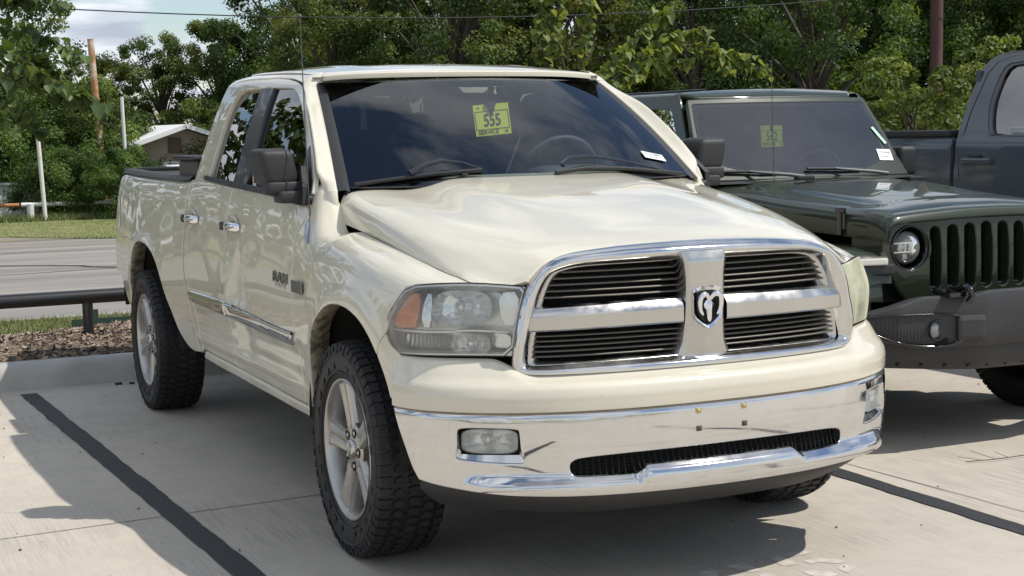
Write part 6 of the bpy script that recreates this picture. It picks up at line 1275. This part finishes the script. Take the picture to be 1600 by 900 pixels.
rv = tag(empty('camper', (7.6, 36.8, -.75)), 'white boxy camper partly hidden below the tan house', 'camper'); MB().box((0, 0, 1.15), (2.6, 1.2, .7), bev=.08).build('body', mat('camper_white', (.72, .73, .74), .4), rv); MB().box((0, -.61, 1.22), (2.2, .02, .14)).build('window', MATS['house_window'], rv); MB().box((0, -.61, 1.02), (2.5, .02, .05)).build('stripe', mat('camper_stripe', (.2, .22, .25), .5), rv)
for x in (-1, 1): MB().lathe([(-.1, .0), (-.1, .3), (.1, .3), (.1, 0)], 'y', (x, -.5, .3), 20).build('wheel', rubber, rv)
MB().box((0, 0, .62), (2.4, 1.0, .4)).build('skirt', mat('camper_skirt', (.25, .25, .25), .6), rv)
# ================================================================== trees
def leaf_mat(name, col, tr=.35):
    m = bpy.data.materials.new(name); m.use_nodes = True; t = m.node_tree; n = t.nodes; l = t.links; p = n['Principled BSDF']; p.inputs['Roughness'].default_value = .55; p.inputs['Specular IOR Level'].default_value = .35
    o = n['Material Output']; c = n.new('ShaderNodeTexCoord'); s = n.new('ShaderNodeTexNoise'); s.inputs['Scale'].default_value = 1.3; s.inputs['Detail'].default_value = 4; l.new(c.outputs['Object'], s.inputs['Vector'])
    oi = n.new('ShaderNodeObjectInfo'); h = n.new('ShaderNodeHueSaturation'); h.inputs['Color'].default_value = (*col, 1); r = n.new('ShaderNodeMapRange'); r.inputs['From Min'].default_value = .3; r.inputs['From Max'].default_value = .7; r.inputs['To Min'].default_value = .65; r.inputs['To Max'].default_value = 1.4; l.new(s.outputs['Fac'], r.inputs['Value']); l.new(r.outputs[0], h.inputs['Value'])
    r2 = n.new('ShaderNodeMapRange'); r2.inputs['To Min'].default_value = .475; r2.inputs['To Max'].default_value = .525; l.new(oi.outputs['Random'], r2.inputs['Value']); l.new(r2.outputs[0], h.inputs['Hue']); l.new(h.outputs[0], p.inputs['Base Color'])
    tl = n.new('ShaderNodeBsdfTranslucent'); g = n.new('ShaderNodeMixRGB'); g.blend_type = 'MULTIPLY'; g.inputs[0].default_value = 1; g.inputs[2].default_value = (1.6, 1.5, .5, 1); l.new(h.outputs[0], g.inputs[1]); l.new(g.outputs[0], tl.inputs[0]); mx = n.new('ShaderNodeMixShader'); mx.inputs[0].default_value = tr; l.new(p.outputs[0], mx.inputs[1]); l.new(tl.outputs[0], mx.inputs[2]); l.new(mx.outputs[0], o.inputs[0]); MATS[name] = m; return m
LM = [leaf_mat('leaf_dark', (.055, .085, .022)), leaf_mat('leaf_mid', (.095, .135, .032)), leaf_mat('leaf_light', (.155, .195, .050))]
LB = [leaf_mat('bush_leaf_dark', (.05, .085, .02)), leaf_mat('bush_leaf_mid', (.09, .14, .03)), leaf_mat('bush_leaf_light', (.15, .20, .05))]
bark = mat('bark', (.09, .075, .06), .95, bump=(18, .8, 6))
def leaf_cloud(cent, rad, n_each, size, seed, up=.5, mats=LM, flat=.8, aspect=.55):
    rr = np.random.default_rng(seed); K = len(cent); C0 = np.repeat(np.array(cent), n_each, 0); Rr = np.repeat(np.array(rad), n_each); n0 = len(C0)
    d = rr.normal(size=(n0, 3)); d /= np.linalg.norm(d, axis=1)[:, None]; r = Rr*(rr.random(n0)**.45); P = C0+d*r[:, None]*np.array([1, 1, flat])
    nrm = d*.9+np.array([0, 0, up])+rr.normal(size=(n0, 3))*.55; nrm /= np.linalg.norm(nrm, axis=1)[:, None]
    a = np.cross(nrm, rr.normal(size=(n0, 3))); a /= np.linalg.norm(a, axis=1)[:, None]; b = np.cross(nrm, a); s = size*rr.uniform(.6, 1.3, n0)
    V = np.zeros((n0, 4, 3)); V[:, 0] = P-a*s[:, None]; V[:, 1] = P-b*(s*aspect)[:, None]+nrm*(s*.15)[:, None]; V[:, 2] = P+a*s[:, None]; V[:, 3] = P+b*(s*aspect)[:, None]+nrm*(s*.15)[:, None]
    mb = MB(); mb.add(V.reshape(-1, 3), [(4*i, 4*i+1, 4*i+2, 4*i+3) for i in range(n0)])
    pick = rr.random(K); base = np.where(pick < .35, 0, np.where(pick < .75, 1, 2)); mi = np.repeat(base, n_each); j = rr.random(n0); mi = np.where(j < .25, np.clip(mi+rr.integers(-1, 2, n0), 0, 2), mi); mb.mi = [int(q) for q in mi]; return mb
def tree_proto(name, H, Rx, n_clump, n_each, size, seed, base=.25, mats=LM, lab='', cat='tree', grp=None, trunk=True, taper=.75, csize=.16):
    rr = np.random.default_rng(seed); root = tag(empty(name), lab, cat, grp); cent, rad = [], []
    for k in range(n_clump):
        t = rr.random()**.8; z = H*(base+(1-base)*t); w = Rx*math.sqrt(max(.02, 1-(max(0, (t-.42))/.62)**2))*(1 if t > .25 else .72+t); a = rr.random()*2*math.pi; q = rr.random()**.38
        cent.append((w*q*math.cos(a), w*q*math.sin(a), z+rr.normal()*.1)); rad.append(Rx*csize*rr.uniform(.7, 1.7)*(1-.3*t))
    if trunk:
        mb = MB(); hr = H*.028; pts = [(0, 0, 0), (.02*H, .01*H, H*.2), (-.01*H, .02*H, H*.45), (.02*H, 0, H*.78)]; mb.tube(pts, [hr, hr*.8, hr*.55, hr*.15], 9)
        for k in range(0, n_clump, 3):
            c_ = cent[k]; z0 = min(H*.7, max(H*.12, c_[2]*.55)); mb.tube([(0, 0, z0), (c_[0]*.5, c_[1]*.5, (z0+c_[2])*.5+.1), c_], [hr*.35, hr*.2, hr*.05], 5, caps=False)
        mb.build('trunk', bark, root)
    leaf_cloud(cent, rad, n_each, size, seed+1).build('crown', mats, root); return root
def place(proto, used, x, y, z, s, rz, label, sz=1.0):
    o = proto if proto.name not in used else copy_tree(proto); used.add(proto.name) if o is proto else None
    o.location = (x, y, z); o.scale = (s, s, s*sz); o.rotation_euler = (0, 0, rz); o['label'] = label; return o
def polar(deg, D): a = math.radians(deg); return -2.784+D*math.sin(a), -5.467+D*math.cos(a)
used = set(); G1 = 'leafy trees in the wood beyond the road'
protos = [tree_proto('tree', 7.0, 2.6, 120, 330, .058, 11, .07, grp=G1), tree_proto('tree', 7.4, 2.9, 130, 320, .058, 23, .06, grp=G1), tree_proto('tree', 6.4, 2.4, 110, 330, .052, 37, .05, grp=G1)]
# (bearing, distance, scale, which, label)
TL = [(6.4,50,1.1,0,'broad green tree rising above the left edge behind the white shed'),(9.8,56,.66,1,'lowest distant treetop under the open patch of sky'),(12.1,56,.86,2,'rounded green tree right of the patch of sky'),
 (14.3,55,.84,0,'tree directly behind the tan house roof'),(16.6,55,.84,1,'tree above the pickup rear window'),(18.2,44,1.02,2,'tall tree behind the pickup antenna tip'),(20.4,46,1.05,0,'tree above the left part of the cream roof'),
 (22.6,43,1.0,1,'tree above the middle of the cream roof'),(25.0,46,1.08,2,'tree above the yellow 555 tag'),(27.3,43,.98,0,'tree behind the light green redbud'),(29.3,47,.92,1,'tree with a sky gap at its top right of the redbud'),
 (31.3,42,1.0,2,'tree above the left end of the olive car roof'),(33.4,45,1.08,0,'tree rising above the 562 tag on the olive car'),(35.5,41,1.0,1,'tree above the right end of the olive car roof'),(37.7,50,1.15,2,'tree above the bright shrub'),
 (39.8,49,1.15,0,'tree just left of the tall brown pole'),(42.0,50,1.2,1,'tree above the grey pickup cab'),(44.3,48,1.1,2,'tree at the far right edge')]
for i, (b_, D, s_, k, lab) in enumerate(TL): x, y = polar(b_, D); place(protos[k], used, x, y, -.6, s_, i*1.9, lab)
for i, b_ in enumerate(np.arange(-62, 5, 5.2)):
    x, y = polar(b_, 46+4*math.sin(i*2.2)); place(protos[i % 3], used, x, y, -.6, .95+.15*math.sin(i*3.1), i*2.3, 'tree in the row beyond the left edge, %s of the thirteen from the left' % ['first','second','third','fourth','fifth','sixth','seventh','eighth','ninth','tenth','eleventh','twelfth','thirteenth'][i])
for i, b_ in enumerate(np.arange(17.2, 46, 2.9)):   # second rank, closes the gaps low down
    x, y = polar(b_, 53+2*math.sin(i*1.7)); place(protos[(i+1) % 3], used, x, y, -.6, 1.12+.1*math.sin(i*2.9), i*1.3+.5, ('darker tree of the rear rank, number %s from the left' % ['one','two','three','four','five','six','seven','eight','nine','ten'][i]))
G2 = 'dense bushes behind the white fence'
bp = [tree_proto('bush', 3.2, 2.0, 80, 300, .055, 51, .04, LB, cat='bush', grp=G2, csize=.20), tree_proto('bush', 2.6, 2.2, 80, 300, .05, 67, .03, LB, cat='bush', grp=G2, csize=.20)]
BL = [(5.4,47.5,1.0,0,'dark bush at the left edge above the white shed'),(7.7,46.3,1.15,1,'dark bush between the shed and the rusty pole'),(9.2,46.0,1.12,0,'tall bush right of the rusty pole'),(10.6,46.0,.80,1,'bush under the left corner of the tan house'),(8.9,43.0,.70,1,'low bush behind the fence brace'),(10.75,41.8,.56,0,'small bush in front of the left end of the tan house'),(12.2,41.5,.42,1,'lowest bush in front of the tan house wall'),(13.6,52,.95,0,'bush right of the tan house roof'),(15.3,46,1.0,1,'bush hidden behind the pickup cab'),(6.6,49.5,1.1,0,'bush under the broad green tree')]
for i, (b_, D, s_, k, lab) in enumerate(BL): x, y = polar(b_, D); place(bp[k], used, x, y, -.6, s_, i*2.1, lab, 1.0)
LY = [leaf_mat('shrub_leaf_dark', (.08, .12, .025)), leaf_mat('shrub_leaf_mid', (.14, .19, .045)), leaf_mat('shrub_leaf_light', (.22, .27, .07))]
sp_ = tree_proto('shrub', 3.0, 1.5, 46, 170, .06, 81, .10, LY, lab='bright yellow-green shrub left of the brown poles', cat='shrub', csize=.20); x, y = polar(38.9, 33); place(sp_, used, x, y, -.3, 1.0, .5, 'bright yellow-green shrub left of the brown poles')
sp2 = copy_tree(sp_); x, y = polar(36.9, 35); sp2.location = (x, y, -.3); sp2.scale = (.85, .85, .78); sp2.rotation_euler = (0, 0, 2); sp2['label'] = 'smaller bright shrub beside the windshield edge of the olive car'
sp3 = copy_tree(sp_); x, y = polar(41.2, 36); sp3.location = (x, y, -.3); sp3.scale = (1., 1., 1.15); sp3.rotation_euler = (0, 0, 3.3); sp3['label'] = 'yellow-green shrub right of the brown poles'
# ---- redbuds: big heart-shaped leaves on thin drooping shoots
RB = [leaf_mat('redbud_leaf', (.070, .115, .038), .3), leaf_mat('redbud_leaf_dark', (.045, .08, .025), .25), leaf_mat('redbud_leaf_pale', (.13, .18, .06), .35)]
RP = [leaf_mat('pale_redbud_leaf', (.155, .195, .055), .4), leaf_mat('pale_redbud_leaf_dark', (.09, .125, .035), .35), leaf_mat('pale_redbud_leaf_light', (.24, .27, .10), .4)]
heart = [(0, 0), (.28, -.10), (.50, .10), (.50, .38), (.30, .70), (0, 1.05), (-.30, .70), (-.50, .38), (-.50, .10), (-.28, -.10)]
def redbud(name, loc, trunk_pts, shoots, mats, label, seed, size=.085, dens=24, tr=.04):
    root = tag(empty(name, loc), label, 'tree'); rr = np.random.default_rng(seed); tb = MB(); tb.tube(trunk_pts, [tr, tr*.85, tr*.7, tr*.5][:len(trunk_pts)] if len(trunk_pts) <= 4 else list(np.linspace(tr, tr*.4, len(trunk_pts))), 10); V, F, mi = [], [], []
    for sh in shoots:
        P = np.array(sh, float); t = np.linspace(0, 1, max(8, int(np.sum(np.linalg.norm(np.diff(P, axis=0), axis=1))*12))); k = np.linspace(0, 1, len(P)); Q = hermite(k, P, t); Q += rr.normal(0, .008, Q.shape); tb.tube([tuple(q) for q in Q], list(np.linspace(.012, .003, len(Q))), 5, caps=False)
        L_ = np.sum(np.linalg.norm(np.diff(Q, axis=0), axis=1))
        for _ in range(int(dens*L_)):
            a = rr.random()**.75; i = min(len(Q)-2, int(a*(len(Q)-1))); p_ = Q[i]+(Q[i+1]-Q[i])*rr.random()+rr.normal(0, .030, 3)
            s = size*rr.uniform(.55, 1.2); yaw = rr.random()*2*math.pi; droop = rr.uniform(.2, 1.3); d = np.array([math.cos(yaw)*math.cos(droop), math.sin(yaw)*math.cos(droop), -math.sin(droop)]); w = np.array([-math.sin(yaw), math.cos(yaw), rr.normal(0, .25)]); w /= np.linalg.norm(w); nn = np.cross(d, w)
            b0 = len(V)
            for (hx, hy) in heart: V.append(tuple(p_+d*(hy*s)+w*(hx*s)+nn*(s*(.25*abs(hx)-.12*hy*hy))))
            F += [(b0, b0+1, b0+2, b0+3, b0+4, b0+5), (b0, b0+5, b0+6, b0+7, b0+8, b0+9)]; m_ = int(rr.choice(3, p=(.5, .3, .2))); mi += [m_, m_]
    tb.build('trunk', bark, root); mb = MB(); mb.add(V, F); mb.mi = mi; mb.build('crown', mats, root); return root
rr = np.random.default_rng(99)
sh = []; base_ = np.array([-.62, .15, 1.6])
def S(*p): return [tuple(q) for q in p]
# local coordinates about the trunk foot at (-1.75, 6.1, .15)
sh += [S((-.5,0,1.5),(-.1,.0,1.95),(.35,-.05,2.05),(.75,-.1,1.80),(1.02,-.1,1.62)), S((-.5,0,1.6),(.0,.1,2.15),(.5,.1,2.2),(.92,.1,2.02)), S((-.5,0,1.7),(.1,-.1,2.30),(.45,-.1,2.42),(.75,0,2.38)), S((-.5,0,1.5),(.0,.1,1.75),(.35,.1,1.70),(.62,.15,1.50)), S((-.4,0,1.5),(.05,-.1,1.68),(.40,-.1,1.52)), S((-.5,0,1.6),(.1,.0,1.88),(.55,0,1.85),(.82,.1,1.72)), S((-.5,0,1.8),(.0,.0,2.45),(.3,.0,2.65),(.55,.05,2.60)), S((-.5,0,1.9),(-.1,.1,2.6),(.1,.1,2.8)), S((-.5,0,1.6),(.2,.1,2.02),(.62,.15,1.98),(.70,.2,1.85))]
for k in range(30):
    a = rr.uniform(.5, 2*math.pi-.5) if k % 3 else rr.uniform(-.5, .5); R1 = rr.uniform(.5, 1.5); z1 = rr.uniform(1.7, 2.9); c_ = np.array([-1.0, .1, 0]); e_ = c_+np.array([R1*math.cos(a), R1*math.sin(a), z1]); 
    if e_[0] > .55 and z1 < 1.75: continue
    sh.append(S((-.7, .05, 1.5), tuple(c_+(e_-c_)*np.array([.5, .5, 0])+np.array([0, 0, (1.6+z1)/2+.25])), tuple(e_)))
redbud('redbud_tree', (-1.75, 6.1, .13), [(.06,0,0),(-.1,.02,.4),(-.35,.05,.9),(-.7,.05,1.5),(-.9,.1,2.3)], sh, RB, 'young dark-leaved redbud tree with big heart-shaped leaves at the left edge', 5, size=.088, dens=62, tr=.05)
# pale redbud behind the pickup: foot (3.1, 6.3)
s2 = [S((.1,0,1.5),(.0,0,1.9),(-.05,0,2.3),(.0,0,2.75)), S((.05,0,1.6),(-.15,0,1.95),(-.20,.05,2.35),(-.12,0,2.8)), S((.1,0,1.5),(.45,0,1.95),(.8,0,2.25),(1.05,0,2.42)), S((.1,0,1.5),(.6,0,1.90),(1.1,0,2.12),(1.6,0,2.05),(1.98,-.05,1.86)), S((.1,0,1.5),(.5,.1,1.80),(.95,.1,1.98),(1.3,.1,1.96)), S((.1,0,1.5),(-.15,0,1.80),(-.35,0,1.86)), S((.1,0,1.6),(.2,0,2.1),(.25,0,2.5)), S((.1,0,1.5),(.4,0,1.75),(.75,0,1.86)), S((.1,0,1.5),(.3,-.1,1.85),(.55,-.1,2.08)), S((.2,0,1.7),(.8,0,2.05),(1.15,.05,2.20),(1.45,.05,2.22)), S((1.3,0,2.1),(1.55,0,1.98),(1.60,0,1.85))]
redbud('redbud_tree', (3.1, 6.3, .13), [(0.05,0,0),(.08,0,.6),(.1,0,1.1),(.1,0,1.6)], s2, RP, 'young pale green redbud tree with sunlit drooping leaves behind the cream pickup', 6, size=.078, dens=78, tr=.03)
# ---- small debris on the lot
tw = MB(); tw.tube([(2.02,.10,.008),(2.16,.06,.012),(2.33,.07,.01),(2.5,.02,.008)], .0022, 5, caps=False); tw.tube([(2.16,.06,.012),(2.13,.20,.03)], .0013, 4, caps=False); tw.tube([(2.10,.07,.01),(2.02,.16,.02)], .0012, 4, caps=False); tw.tube([(2.24,.06,.01),(2.24,.16,.02)], .0012, 4, caps=False); tag(tw.build('twig', bark), 'dry bare twig lying on the sunlit concrete at the right edge', 'twig')
crumb = mat('dark_debris', (.03, .028, .025), .9); rr = random.Random(3)
for (x, y, s, lab) in ((-.98, 4.56, .030, 'small dark chip on the concrete by the kerb, left one'), (-.90, 4.54, .022, 'smaller dark chip on the concrete by the kerb, right one')):
    o = MB().box((0, 0, .006), (s*1.4, s, .012), bev=.003).build('debris_chip', crumb); o.location = (x, y, .0); tag(o, lab, 'debris')
rr2 = np.random.default_rng(12); n0 = 260; X = rr2.uniform(-3.5, 4.0, n0); Y2 = rr2.uniform(-3, 4.6, n0); V = []; F = []
for i in range(n0):
    s = rr2.uniform(.002, .007); a = rr2.random()*6; b0 = len(V)
    for k in range(5): V.append((X[i]+s*math.cos(a+k*1.257)*rr2.uniform(.6, 1.4), Y2[i]+s*math.sin(a+k*1.257)*rr2.uniform(.6, 1.4), .003))
    V.append((X[i], Y2[i], .003+s*.7)); F += [(b0+k, b0+(k+1) % 5, b0+5) for k in range(5)]
tag(MB().add(V, F).build('grit', crumb), 'tiny dark grit scattered over the concrete lot', 'grit', kind='stuff')
# ---- across the way on the passenger side: what the doors mirror
hs2 = tag(empty('brick_house', (-24, 16, -.2), .25), 'long tan house with five windows far off to the left', 'house'); MB().box((0, 0, 1.6), (6, 22, 3.2)).build('wall', tan, hs2); MB().box((0, 0, 3.5), (7, 23, .8), bev=.3).build('roof', shing, hs2)
for k in range(5): MB().box((3.02, -8+k*4, 1.7), (.06, 1.6, 1.2)).build('window', MATS['house_window'], hs2)
